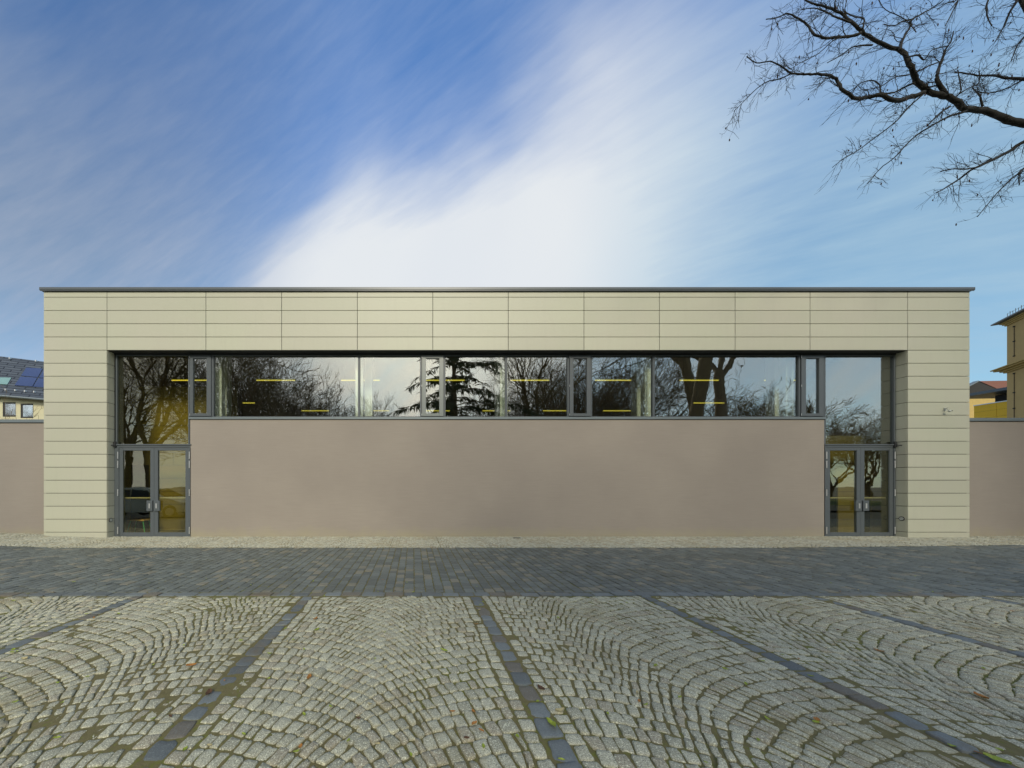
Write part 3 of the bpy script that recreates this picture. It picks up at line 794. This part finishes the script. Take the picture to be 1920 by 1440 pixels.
# ------------------------------------------------------------------ buildings on the right
def box_dir(mb, C, a, la, b, lb, z0, z1):
    C = Vector(C); a = Vector(a); b = Vector(b)
    mb.prism([C+Vector((0, 0, z0)), C+a*la+Vector((0, 0, z0)), C+a*la+b*lb+Vector((0, 0, z0)), C+b*lb+Vector((0, 0, z0))], (0, 0, z1-z0)); return mb
DC = 35.0; C = Vector(((1888-CX)*DC/F, DC, 0)); fa = Vector((-.607, -.795, 0)); nb = Vector((.795, -.607, 0))   # face direction, inward direction
ob = empty('ochre_building', C); tag(ob, 'tall ochre rendered building with projecting cornices at the right edge', 'building')
def obp(name, mb, m, par=ob): return mb.build(name, m, par, off=ob.location)
zc = lambda py: CAMH+(CY-py)*DC/F
obp('wall', box_dir(MB(), C, fa, 9, nb, 12, -.1, zc(604)), M['ochre'])
def cornice(name, pys, outs, m):
    mb = MB()
    for (pa, pb), o_ in zip(pys, outs):
        Cc = C-nb*o_-fa*o_; box_dir(mb, Cc, fa, 9+2*o_, nb, 12+2*o_, zc(pb), zc(pa)-.004)
    return obp(name, mb, m)
cornice('cornice', [(689.5, 691.5), (691.5, 694), (694, 697), (697, 699.5)], [.68, .55, .3, .15], M['ochre2'])
cornice('cornice', [(604, 606.5), (606.5, 609), (609, 611.5)], [.3, .2, .1], M['ochre2'])
rb = MB(); o_ = .66; c0 = C-nb*o_-fa*o_; pts = [c0, c0+fa*(9+2*o_), c0+fa*(9+2*o_)+nb*(12+2*o_), c0+nb*(12+2*o_)]
zt = zc(601.5); n0 = len(rb.v); ctr = C+fa*4.5+nb*6
for p in pts: rb.v.append((p.x, p.y, zt-.12))
for p in pts: rb.v.append((p.x, p.y, zt))
for p in pts: q = p+(ctr-p)*.55; rb.v.append((q.x, q.y, zt+2.0))
rb.f += [(3, 2, 1, 0), (8, 9, 10, 11)]
for k in (0, 4):
    for j in range(4): rb.f.append((k+j, k+(j+1) % 4, k+(j+1) % 4+4, k+j+4))
roof2 = obp('roof', rb, M['roofg'])
wr = MB(); q0 = C-nb*.03+fa*1.0
ob_l = MB().tube([Vector((q0.x, q0.y, zc(619))), Vector((q0.x, q0.y, zc(673)))], .02, 6); obp('lightning_rod', ob_l, M['dark'])
ob_l = MB().tube([Vector((q0.x, q0.y, zc(705))), Vector((q0.x, q0.y, zc(790)))], .02, 6); obp('lightning_rod', ob_l, M['dark'])
for py in (619, 646, 673, 705, 740, 769):
    m = MB().box(q0.x-.07, q0.x+.05, q0.y-.07, q0.y+.05, zc(py)-.05, zc(py)+.05); obp('clip', m, M['dark'])
# little railing on the roof edge
rl = MB()
for i in range(16):
    p = C-nb*.35+fa*(.9+.35*i); z = zt+.05
    rl.tube([(p.x, p.y, z), (p.x, p.y, z+.45+.1*(i % 2))], .02, 4)
    if i: pp = C-nb*.35+fa*(.9+.35*(i-1)); rl.tube([(pp.x, pp.y, z+.4), (p.x, p.y, z+.4)], .015, 4)
obp('roof_railing', rl, M['sill'])
# yellow low building
YD = 40.0
yb = empty('yellow_pavilion', ((1850-CX)*YD/F, YD, 0)); tag(yb, 'low pavilion with yellow panels and flat grey roof behind the right wall', 'building')
def ybp(name, mb, m, par=yb): return mb.build(name, m, par, off=yb.location)
YF0 = Vector(((1826-CX)*41.6/F, 41.6, 0)); yd = (Vector(((1888-CX)*39.2/F, 39.2, 0))-YF0); yl = yd.length; yd.normalize(); yn = Vector((-yd.y, yd.x, 0))
zy = lambda py, d: CAMH+(CY-py)*d/F
zt1 = zy(761.5, 41.6)
pn = MB()
zr = [0, .75]+[zt1-.80*i for i in range(9, -1, -1) if zt1-.80*i > .8]
for a, b in zip(zr[:-1], zr[1:]):
    x = 0; segs = [(0, yl*.70), (yl*.70, yl+2)]
    for u, v in segs: box_dir(pn, YF0+yd*(u+.01), yd, v-u-.02, yn, .06, a+.008, b-.008)
ybp('panel', pn, M['yellow'])
c = MB(); box_dir(c, YF0+yd*.02+yn*.03, yd, yl+2, yn, 6, -.1, zt1-.02); ybp('core', c, M['roofd'])
c = MB(); box_dir(c, YF0-yd*.03-yn*.05, yd, yl+2, yn, .16, zt1, zt1+.1); ybp('parapet', c, M['steel'])
c = MB(); box_dir(c, YF0+yn*1.6+yd*.5, yd, yl+2, yn, 4, zt1-.1, zy(744, 41.6)); ybp('upper_wall', c, M['dark'])
c = MB(); box_dir(c, YF0+yn*1.53+yd*1.8, yd, 4, yn, .05, zt1+.15, zy(750, 41.6)); g = ybp('window', c, M['winglass'])
c = MB(); box_dir(c, YF0-yd*1.3-yn*.65, yd, yl+3, yn, 6, zy(743, 41.6), zy(741, 41.6)+.2); ybp('roof', c, M['roofg'])
c = MB()
P = [YF0-yd*.8-yn*.4, YF0+yd*(yl+2)-yn*.4, YF0+yd*(yl+2)+yn*3, YF0+yn*3-yd*.8]
# reddish roofed house further back
HD = 56.0
rh = empty('red_roof_house', ((1845-CX)*HD/F, HD, 0)); tag(rh, 'house with brown red tiled roof and dark gable behind the yellow pavilion', 'house')
def rp(px, py, d): r = ray(px, py); d += 16; return Vector((0, 0, CAMH))+r*d
mb = MB(); mb.prism([rp(1835.5, 714.5, 38), rp(1900, 713.5, 42), rp(1900, 730, 40), rp(1868, 727.5, 38)], (0, 0, -.12)); mb.build('roof', M['roofr'], rh, off=rh.location)
mb = MB(); mb.prism([rp(1835.5, 714, 38), rp(1868, 728, 38), rp(1868, 732, 38), rp(1806, 742, 38), rp(1806, 730, 38)], (0, .2, 0)); mb.build('gable', M['roofd'], rh, off=rh.location)
mb = MB(); mb.prism([rp(1833, 721, 37.9), rp(1858, 729, 37.9), rp(1812, 742, 37.9), rp(1812, 733, 37.9)], (0, .05, 0)); 
mb = MB(); mb.prism([rp(1836, 713.3, 37.5), rp(1806, 729, 37.5), rp(1806, 731, 37.5), rp(1836, 715, 37.5)], (0, .6, 0)); mb.build('verge', M['sill'], rh, off=rh.location)
mb = MB(); p = rp(1806, 740, 38.4); mb.box(p.x, p.x+9, 54.4, 62, -.1, p.z); mb.build('wall', M['ochre2'], rh, off=rh.location)

# ------------------------------------------------------------------ trees
def grow(mb, tw, rng, p, d, length, r, level, maxl, kink=.16, droop=0.0, up=.05, kids=(5, 7), spread=(.45, .95), kfac=.58, minr=.004):
    n = max(3, int(length/.35)) if level < 2 else 3
    pts = [p.copy()]; dirs = [d.copy()]; rad = [r]
    for i in range(n):
        d = (d+Vector((rng.gauss(0, kink), rng.gauss(0, kink), rng.gauss(0, kink)+up-droop))).normalized()
        p = p+d*(length/n); pts.append(p.copy()); dirs.append(d.copy()); rad.append(max(minr, r*(1-.75*(i+1)/n)))
    (mb if level <= 1 else tw).tube(pts, rad, 8 if level == 0 else (5 if level == 1 else 3), cap=False)
    if level >= maxl: return
    k = rng.randint(*kids)
    for i in range(k):
        t = rng.uniform(.22 if level else .3, 1.0)*n; j = min(n-1, int(t)); q = pts[j].lerp(pts[j+1], t-j)
        ax = dirs[j].cross(Vector((rng.gauss(0, 1), rng.gauss(0, 1), rng.gauss(0, 1)))).normalized()
        nd = (Matrix.Rotation(rng.uniform(*spread), 3, ax) @ dirs[j]).normalized()
        rr = rad[j]*rng.uniform(.45, .65)
        grow(mb, tw, rng, q, nd, length*kfac*rng.uniform(.75, 1.2)*(1.15-.4*t/n), max(minr, rr), level+1, maxl, kink*1.1, droop, up, kids, spread, kfac, minr)
def bare_tree(seed, h, r, trunks=1, lean=0, kids=(5, 7), fork=.35, maxl=4, minr=.009):
    rng = random.Random(seed); root = empty('bare_tree'); mb, tw = MB(), MB()
    for k in range(trunks):
        d = Vector((rng.gauss(lean, .12 if trunks == 1 else .25), rng.gauss(0, .1), 1)).normalized()
        base = Vector((rng.gauss(0, .15*trunks-.15+.001), 0, -.1))
        if fork:
            t1 = base+d*h*fork; mb.tube([base, base.lerp(t1, .5)+Vector((.05, 0, 0)), t1], [r*1.25, r, r*.85], 10, cap=False)
            for q in range(rng.randint(4, 5)):
                nd = (d+Vector((rng.gauss(0, .45), rng.gauss(0, .45), rng.gauss(0, .1)))).normalized()
                grow(mb, tw, rng, t1-d*rng.uniform(0, .6), nd, h*.55, r*.55, 1, maxl, .12, 0, .06, kids, minr=minr)
        else: grow(mb, tw, rng, base, d, h*.9, r, 0, maxl, .06, 0, .05, (kids[0]+7, kids[1]+8), (.35, .8), .42, minr=minr)
    mb.build('trunk', M['bark2'], root, smooth=True); tw.build('crown', M['bark2'], root)
    return root
TK = [bare_tree(3, 15, .34, 1, 0, (5, 7), .28), bare_tree(8, 11, .20, 3, 0, (5, 6), .12), bare_tree(21, 16, .27, 1, .05, (4, 5), .5), bare_tree(5, 8, .14, 4, 0, (5, 6), .1)]
def conifer():
    rng = random.Random(4); root = empty('conifer_tree'); tr, nd = MB(), MB(); H = 13
    tr.tube([(0, 0, -.1), (.05, 0, H*.5), (0, 0, H)], [.28, .17, .03], 8)
    for i in range(85):
        z = 1.6+(H-1.8)*(i/85)**.9; z += rng.uniform(-.35, .35); z = min(z, H-.3); a = rng.uniform(0, 6.28); L = min(3.6, (H-z)*.7)*rng.choice([.45, .7, .9, 1.1, 1.3])+.35
        dz0 = rng.uniform(.15, .75); d = Vector((math.cos(a), math.sin(a), dz0)); p = Vector((0, 0, z)); pts = [p]
        for k in range(5):
            d = Vector((d.x+rng.gauss(0, .12), d.y+rng.gauss(0, .12), d.z-.22)); p = p+d.normalized()*L/5; pts.append(p)
        tr.tube(pts, [.04, .035, .03, .02, .014, .006], 4)
        for k in range(int(85*L/3)):
            t = rng.uniform(.15, 1)*5; j = min(4, int(t)); q = pts[j].lerp(pts[min(5, j+1)], t-j)
            e = Vector((rng.gauss(0, .4), rng.gauss(0, .4), rng.uniform(-.9, .05)))+d*.3
            e = e.normalized()*rng.uniform(.25, .6); s = e.cross(Vector((rng.gauss(0, 1), rng.gauss(0, 1), .2))).normalized()*rng.uniform(.02, .055)
            nd.quad(q-s*.4, q+e*.5-s, q+e, q+e*.5+s)
    tr.build('trunk', M['bark2'], root); nd.build('crown', M['needle'], root); return root
CN = conifer()
# virtual (mirrored) pixel -> where the tree stands behind the camera
def mirror_x(px, y): return (px-CX)*(2*D1+.1-y)/F
TREES = [(0, 290, 560, -6, .3, 'broad'), (1, 440, 600, -17, 1.0, 'dense'), (3, 500, 660, -14, 2.1, 'bushy'), (3, 622, 712, -24, .4, 'low rounded'),
         (0, 380, 600, -22, 4.0, 'tall'), (1, 545, 650, -24, 3.0, 'many stemmed'), (1, 915, 700, -20, .7, 'small'), (0, 1000, 600, -13, 1.9, 'spreading'), (1, 1060, 640, -21, 5.0, 'tangled'), (3, 1120, 640, -24, 1.9, 'airy'),
         (2, 1265, 330, -4, .5, 'close thick stemmed'), (2, 1342, 360, -6, 2.5, 'straight stemmed'), (2, 1368, 390, -5, 4.4, 'leaning'), (3, 1440, 700, -20, 1.2, 'low dense'), (3, 1330, 720, -24, 3.2, 'wide bushy'),
         (1, 1625, 762, -38, 2.2, 'rounded distant'), (1, 1548, 765, -34, .1, 'small distant'), (0, 235, 640, -20, 5.1, 'old'), (1, 705, 735, -40, 2.0, 'tiny distant'), (1, 1180, 640, -26, .9, 'thin')]
NH = (15, 10.5, 16, 7.5)
used = set()
for ti, px, top, y, rz_, w in TREES:
    src = TK[ti]; o = src if ti not in used else copy_tree(src); used.add(ti)
    sc_ = (CAMH+(CY-top)*(2*D1+.1-y)/F)/NH[ti]
    o.location = (mirror_x(px, y), y, 0); o.scale = (sc_, sc_, sc_); o.rotation_euler = (0, 0, rz_)
    tag(o, '%s bare tree across the square, seen as a reflection in the ribbon glass' % w, 'tree', 'bare trees opposite the hall')
CN.scale = (1.75, 1.75, 1.35)
CN.location = (mirror_x(850, -12), -12, 0); tag(CN, 'drooping dark conifer opposite the hall, mirrored in the middle panes', 'tree')

# ---- the tree whose branches reach in at top right
def overhang():
    rng = random.Random(12)
    root = empty('overhanging_tree', (20.2, 9.6, 0)); tag(root, 'leafless tree with dark crooked branches reaching in at the top right corner', 'tree')
    limb, tw, pod = MB(), MB(), MB(); K = 1/3.31
    def pt(c, dep): return Vector((0, 0, CAMH))+ray(1340+c[0]*K, c[1]*K)*dep
    B = [  # (points in crop px, r0, r1, depth0, depth1)
        ([(2300, 860), (2120, 800), (1920, 765), (1800, 735), (1700, 690), (1560, 672), (1450, 605), (1340, 575), (1250, 500), (1220, 420), (1160, 320), (1040, 275), (930, 205), (860, 150), (780, 80), (700, 45), (620, 25), (560, 0), (470, -60)], 7.6, 1.1, 9.0, 7.4),
        ([(905, 205), (850, 225), (770, 230), (690, 235), (620, 215), (570, 150), (510, 110), (450, 85), (390, 110), (320, 120)], 3.2, .9, 7.8, 7.2),
        ([(1300, 575), (1190, 610), (1110, 625), (1030, 590), (960, 600), (880, 610), (800, 560), (760, 500), (720, 470), (640, 460), (560, 460), (480, 455), (410, 410), (345, 380), (260, 390), (200, 350)], 4.6, .8, 8.1, 6.9),
        ([(480, 455), (400, 490), (320, 510), (250, 560), (190, 620), (120, 690)], 1.4, .7, 7.3, 7.0),
        ([(1235, 515), (1160, 550), (1110, 575), (1035, 578), (1025, 530), (980, 500), (910, 515), (850, 570)], 2.2, .8, 8.0, 8.5),
        ([(1290, 590), (1210, 660), (1130, 750), (1040, 820), (960, 880), (880, 940), (800, 985), (730, 1040)], 1.7, .7, 8.1, 7.5),
        ([(1560, 690), (1440, 730), (1330, 790), (1240, 850), (1170, 920), (1100, 990), (1030, 1045), (950, 1140)], 2.3, .8, 8.4, 7.9),
        ([(1460, 660), (1400, 700), (1330, 770)], 2.6, 1.2, 8.3, 8.0),
        ([(1450, 600), (1390, 520), (1385, 450), (1410, 380), (1430, 310), (1465, 260), (1482, 195)], 4.2, .8, 8.3, 8.9),
        ([(1390, 530), (1330, 540), (1315, 515), (1360, 510)], 1.9, 1, 8.4, 8.6),
        ([(1150, 310), (1170, 240), (1210, 170), (1220, 125), (1280, 90), (1350, 50), (1420, 0), (1480, -60)], 2.6, .9, 7.9, 8.7),
        ([(1220, 122), (1160, 135), (1110, 160), (1050, 150)], 1.5, .8, 8.2, 8.4),
        ([(2200, 740), (2050, 800), (1920, 880), (1830, 935), (1720, 995), (1600, 1050), (1520, 1110), (1440, 1160), (1380, 1195)], 5, 1.0, 9.3, 8.2),
        ([(1620, 1040), (1540, 1050), (1480, 1048), (1400, 1065)], 1.6, .8, 8.5, 8.1),
        ([(2150, 520), (1920, 492), (1820, 485), (1740, 470), (1650, 470), (1560, 455), (1490, 450)], 3.4, .9, 9.4, 8.6),
        ([(1920, 492), (1850, 530), (1780, 560), (1720, 575), (1650, 575)], 1.8, .9, 9.3, 8.9),
        ([(1500, 600), (1530, 560), (1520, 500), (1510, 440)], 1.7, .8, 8.4, 8.8),
        ([(1500, 595), (1570, 550), (1640, 515), (1640, 440)], 1.5, .8, 8.4, 8.8),
        ([(1665, 660), (1640, 590), (1600, 545)], 2.2, 1.0, 8.5, 8.8),
        ([(2050, -300), (1950, -100), (1880, 0), (1830, 80), (1790, 170), (1740, 260)], 4, .8, 9, 8.2),
        ([(1830, -120), (1700, 0), (1690, 90), (1720, 160)], 2.4, .8, 8.8, 8.4),
        ([(2050, 120), (1920, 230), (1870, 300), (1840, 380)], 2.5, .8, 9, 8.4),
        ([(2150, 900), (1920, 1045), (1890, 1085), (1890, 1150)], 3, .8, 9.2, 8.6),
        ([(1900, 1070), (1850, 1105), (1770, 1180), (1700, 1260), (1630, 1345)], 1.5, .7, 8.8, 8.3),
        ([(1250, 450), (1330, 410), (1420, 370)], 2.0, 1.0, 8.0, 8.4),
        ([(1210, 465), (1120, 480), (1020, 540), (900, 560)], 1.4, .7, 8.0, 7.7),
        ([(980, 280), (900, 285), (850, 295), (780, 345), (700, 390)], 1.8, .7, 7.8, 7.4),
        ([(1190, 355), (1265, 342), (1300, 372), (1350, 310), (1440, 288)], 1.8, .8, 7.9, 8.4),
        ([(820, 225), (740, 250), (640, 335), (540, 385), (470, 430)], 1.3, .6, 7.7, 7.4),
        ([(840, 140), (760, 110), (680, 70), (620, 50), (540, 60)], 1.9, .8, 7.6, 7.9),
        ([(920, 175), (925, 115), (860, 100), (810, 70), (820, 0)], 1.6, .8, 7.7, 8.2),
        ([(745, 60), (750, 0), (760, -60)], 1.6, 1.0, 7.5, 7.8),
        ([(1560, -80), (1500, 0), (1440, 20), (1380, 60)], 1.6, .8, 8.4, 8.2),
        ([(1250, 200), (1180, 120), (1060, 60), (1020, 0)], .9, .6, 8, 8.3),
    ]
    segs = []
    for pts, r0, r1, d0, d1 in B:
        n = len(pts); sub = []; rad = []
        ctl = [pt(c, d0+(d1-d0)*i/(n-1)+.12*math.sin(i*1.9+d0*7)) for i, c in enumerate(pts)]
        for i in range(n-1):
            a, b = ctl[i], ctl[i+1]; p_, nx = ctl[max(0, i-1)], ctl[min(n-1, i+2)]
            for k in range(4):
                t = k/4; q = .5*((2*a)+(b-p_)*t+(2*p_-5*a+4*b-nx)*t*t+(3*a-p_-3*b+nx)*t**3)
                ff = (i+t)/(n-1); dep = q.y; r = .78*(r0*(1-ff)**1.05+r1*(1-(1-ff)**1.05))*dep/F
                q = q+Vector((rng.gauss(0, 1), rng.gauss(0, 1), rng.gauss(0, 1)))*min(.008, r*.2)
                sub.append(q); rad.append(r*rng.uniform(.93, 1.08))
        sub.append(ctl[-1]); rad.append(r1*ctl[-1].y/F)
        limb.tube(sub, rad, 8 if r0 > 4 else 5)
        segs.append((sub, rad))
    bias = Vector((-.5, -.1, -.16))
    for sub, rad in segs:
        acc = 0
        for i in range(1, len(sub)-1):
            d = (sub[i+1]-sub[i]); acc += d.length; d.normalize()
            px = CX+sub[i].x/sub[i].y*F
            if px > 2080: continue
            while acc > .12:
                acc -= .12*rng.uniform(.7, 1.4)
                if rng.random() < .30 and rad[i] > .03: continue
                e = (d*rng.uniform(.3, 1.0)+bias*rng.uniform(.2, .9)+Vector((rng.gauss(0, .55), rng.gauss(0, .45), rng.gauss(0, .55)))).normalized()
                L = rng.uniform(.18, .52)*(1.15 if rad[i] > .02 else .95); p = sub[i].lerp(sub[i+1], rng.random()); q = [p.copy()]; dd = e.copy()
                m = 5
                for k in range(m):
                    dd = (dd+Vector((rng.gauss(0, .2), rng.gauss(0, .16), rng.gauss(-.03, .2)))).normalized(); p = p+dd*L/m; q.append(p.copy())
                    if rng.random() < .8:
                        ee = (dd+Vector((rng.gauss(-.1, .5), rng.gauss(0, .45), rng.gauss(-.08, .5)))).normalized(); l2 = rng.uniform(.08, .34)
                        p2 = p+ee*l2*.5; ee2 = (ee+Vector((rng.gauss(0, .3), rng.gauss(0, .2), rng.gauss(0, .3)))).normalized(); p3 = p2+ee2*l2*.5
                        tw.tube([p, p2, p3], [.0032, .0026, .0015], 3, cap=False)
                        if rng.random() < .55:
                            p4 = p2+(ee+Vector((rng.gauss(0, .7), rng.gauss(0, .4), rng.gauss(-.2, .6)))).normalized()*l2*.55
                            tw.tube([p2, p4], [.0025, .0015], 3, cap=False)
                        if rng.random() < .035:
                            a_ = Vector((rng.gauss(0, .02), rng.gauss(0, .02), -1)).normalized(); L3 = rng.uniform(.035, .085)
                            pod.tube([p3, p3+a_*L3*.3, p3+a_*L3*.7, p3+a_*L3], [.003, .011, .013, .003], 5)
                tw.tube(q, [min(.008, max(.0036, rad[i]*.28))*f for f in (1, .9, .8, .7, .6, .5)], 4, cap=False)
    # trunk and the link to the visible limbs (outside the picture)
    T = [Vector((20.2, 9.6, -.2)), Vector((20.0, 9.5, 3)), Vector((19.6, 9.4, 6.5)), Vector((19.4, 9.4, 9.5)), Vector((19.5, 9.6, 14))]
    trk = MB().tube(T, [.5, .42, .36, .3, .1], 12)
    for (sub, rad), j in ((segs[0], 2), (segs[12], 2), (segs[14], 2), (segs[19], 3), (segs[22], 2), (segs[21], 3), (segs[20], 3)):
        base = T[j] if j < 3 else T[3]
        mid = base.lerp(sub[0], .5)+Vector((0, 0, .3)); trk.tube([base, mid, sub[0]], [max(.12, rad[0]*1.3), max(.08, rad[0]*1.1), rad[0]], 8)
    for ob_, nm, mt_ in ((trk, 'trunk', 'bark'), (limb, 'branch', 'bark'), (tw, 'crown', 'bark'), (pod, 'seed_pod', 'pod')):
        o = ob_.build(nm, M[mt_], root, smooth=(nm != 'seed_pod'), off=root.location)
        if nm in ('crown', 'seed_pod'): o['kind'] = 'stuff'
overhang()

# ------------------------------------------------------------------ fallen leaves
leafm = [simple('yellow green leaf', (.26, .32, .03), .5, var=.2), simple('orange brown leaf', (.36, .16, .03), .6, var=.25), simple('pale dry leaf', (.42, .36, .18), .7, var=.2), simple('dark brown leaf', (.09, .045, .02), .8, var=.3)]
def leaf_mesh(seed, L, Wd):
    r = random.Random(seed); mb = MB(); n = 6; rows_ = []
    for i in range(n+1):
        t = i/n; w = Wd*math.sin(math.pi*min(1, t*.92+.04))**.8*.5; c = .25*L*(t-.5)**2*4*.35+r.uniform(0, .003); y = (t-.5)*L; bend = .1*L*math.sin(t*3)
        rows_.append([(-w+bend, y, c+.006), (bend, y, c), (w+bend, y, c+.007+r.uniform(0, .004))])
    for i in range(n):
        for j in range(2): mb.quad(rows_[i][j], rows_[i][j+1], rows_[i+1][j+1], rows_[i+1][j])
    return mb
lproto = []
for k, (L, Wd) in enumerate(((.06, .03), (.075, .028), (.05, .032), (.06, .04))):
    lproto.append(leaf_mesh(k, L, Wd))
def G(px, py):
    y = F*CAMH/(py-CY); return ((px-CX)*y/F, y)
LF = [(135+60/1, 1224, 0)]
named = [(1033, 1364, 0, 1.6, 'curled yellow green leaf beside the central dark strip'), (578, 1275, 1, 1.4, 'orange leaf lying left of the central paving lane'),
    (358, 1253, 1, 1.5, 'long orange leaf near the left dark strip'), (1840, 1311, 1, 1.7, 'long orange leaf at the far right of the cobbles'), (1050, 1337, 2, 1.3, 'pale torn leaf heap beside the central dark strip'),
    (45, 1240, 2, 1.4, 'pale dry leaf at the far left of the cobbles'), (832, 1224, 0, 1.2, 'yellow green leaf left of the central dark strip'), (594, 1184, 0, 1.3, 'bright green leaf near the second dark strip'),
    (591, 1163, 1, 1.1, 'small orange leaf near the kerb row'), (1648, 1224, 1, 1.2, 'orange leaf among mossy joints on the right'), (1530, 1355, 1, 1.0, 'small orange leaf low on the right'), (890, 1363, 1, 1.0, 'small orange leaf left of the lower central strip'),
    (1228, 1252, 0, 1.1, 'green leaf right of centre'), (1015, 1295, 3, 1.5, 'crumpled dark brown leaf beside the central strip'), (390, 1304, 3, 1.3, 'crumpled dark brown leaf on the left strip'), (1870, 1433, 0, 1.6, 'long green leaf on the right dark strip')]
srcm = {}
def place_leaf(x, y, kind, s, lab, grp='fallen leaves on the cobbles'):
    k = random.randrange(4); key = (k, kind)
    if key not in srcm:
        o = lproto[k].build('fallen_leaf', leafm[kind]); srcm[key] = o
    else: o = srcm[key].copy(); COL.objects.link(o)
    o.location = (x, y, float(gz(x, y))+.017); o.scale = (s*.85,)*3; o.rotation_euler = (random.uniform(-.15, .15), random.uniform(-.15, .15), random.uniform(0, 6.28))
    tag(o, lab, 'leaf', grp)
for px, py, kd, s, lab in named: place_leaf(*G(px, py), kd, s, lab)
gl = ['small yellow green leaf lying loose on the grey paving', 'small orange brown leaf lying loose on the grey paving', 'small pale dry leaf lying loose on the grey paving', 'small dark brown leaf lying loose on the grey paving']
rr_ = random.Random(5)
for i in range(150):
    px = rr_.uniform(0, 1920); py = CY+math.exp(rr_.uniform(math.log(170), math.log(525)))
    kd = rr_.choices([0, 1, 2, 3], [9, 1, 2, 3])[0]; x, y = G(px, py); place_leaf(x, y, kd, rr_.uniform(.45, .85), gl[kd], gl[kd]+', all alike')

# ------------------------------------------------------------------ parked car (outside the frame at left, mirrored in the left door)
def car():
    r = empty('parked_car', (-13.3, 3.3, 0)); tag(r, 'pale green grey hatchback parked on the square, mirrored in the left entrance doors', 'car')
    prof = [(-2.0, .35), (-2.08, .6), (-2.05, .85), (-1.95, 1.05), (-1.75, 1.38), (-1.4, 1.47), (-.4, 1.50), (.2, 1.42), (.95, 1.0), (1.6, .88), (1.98, .72), (2.05, .45), (1.98, .28), (-1.9, .25)]
    secs = [(-.84, .88), (-.80, .97), (-.6, 1.0), (.6, 1.0), (.80, .97), (.84, .88)]
    mb = MB(); n = len(prof)
    for y, k in secs:
        for x, z in prof:
            nar = 1-max(0, z-.9)*.32; mb.v.append((x*k, y*nar, .25+(z-.25)*(.9+.1*k)))
    for i in range(len(secs)-1):
        for j in range(n): a = i*n+j; b = i*n+(j+1) % n; mb.f.append((a, b, b+n, a+n))
    mb.f.append(tuple(range(n))[::-1]); mb.f.append(tuple((len(secs)-1)*n+j for j in range(n)))
    mb.build('body', M['car'], r, smooth=False)
    for sy in (-1, 1):
        for q in ([(-1.55, 1.02), (-1.4, 1.34), (-.75, 1.40), (-.75, 1.0)], [(-.68, 1.0), (-.68, 1.40), (.05, 1.36), (.62, .99)]):
            P = [Vector((x, sy*(.84*(1-max(0, z-.9)*.32)+.004), z)) for x, z in q]; MB().prism(P, (0, sy*.01, 0)).build('window', M['carglass'], r)
        for x in (-1.28, 1.28):
            w = MB().cyl((x, sy*.78, .31), (0, 1, 0), .31, .2, 24).build('wheel', M['tyre'], r); MB().cyl((x, sy*.885, .31), (0, 1, 0), .19, .02, 16).build('rim', M['steel'], w)
        MB().box(-2.06, -1.86, min(sy*.58, sy*.8), max(sy*.58, sy*.8), .84, 1.0).build('tail_light', M['red'], r)
        MB().box(1.86, 2.0, min(sy*.5, sy*.76), max(sy*.5, sy*.76), .62, .76).build('headlight', M['plastic'], r)
    MB().prism([(-1.78, -.6, 1.36), (-1.97, -.68, 1.04), (-1.97, .68, 1.04), (-1.78, .6, 1.36)], (-.02, 0, .01)).build('rear_window', M['carglass'], r)
    MB().prism([(.28, -.6, 1.40), (.92, -.7, 1.03), (.92, .7, 1.03), (.28, .6, 1.40)], (.01, 0, .02)).build('windscreen', M['carglass'], r)
car()
# little bare shrubs showing over the left wall
for i, (px, py, d) in enumerate(((4, 775, 14), (47, 783, 15), (75, 779, 14.5))):
    rng = random.Random(40+i); p = Vector((0, 0, CAMH))+ray(px, py)*d
    r = empty('bare_shrub', (p.x, p.y, 0)); mb, tw = MB(), MB()
    for k in range(3): grow(mb, tw, rng, Vector((0, 0, 0)), Vector((rng.gauss(0, .12), rng.gauss(0, .1), 1)).normalized(), p.z+.1, .02, 1, 3, .1, 0, .05, (4, 6), (.3, .7), .3, .004)
    mb.build('stem', M['bark2'], r); tw.build('twigs', M['bark2'], r)
    tag(r, ['thin bare shrub tips in front of the left house window', 'thin bare shrub tips between the two house windows', 'thin bare shrub tips beside the hall corner'][i], 'shrub')
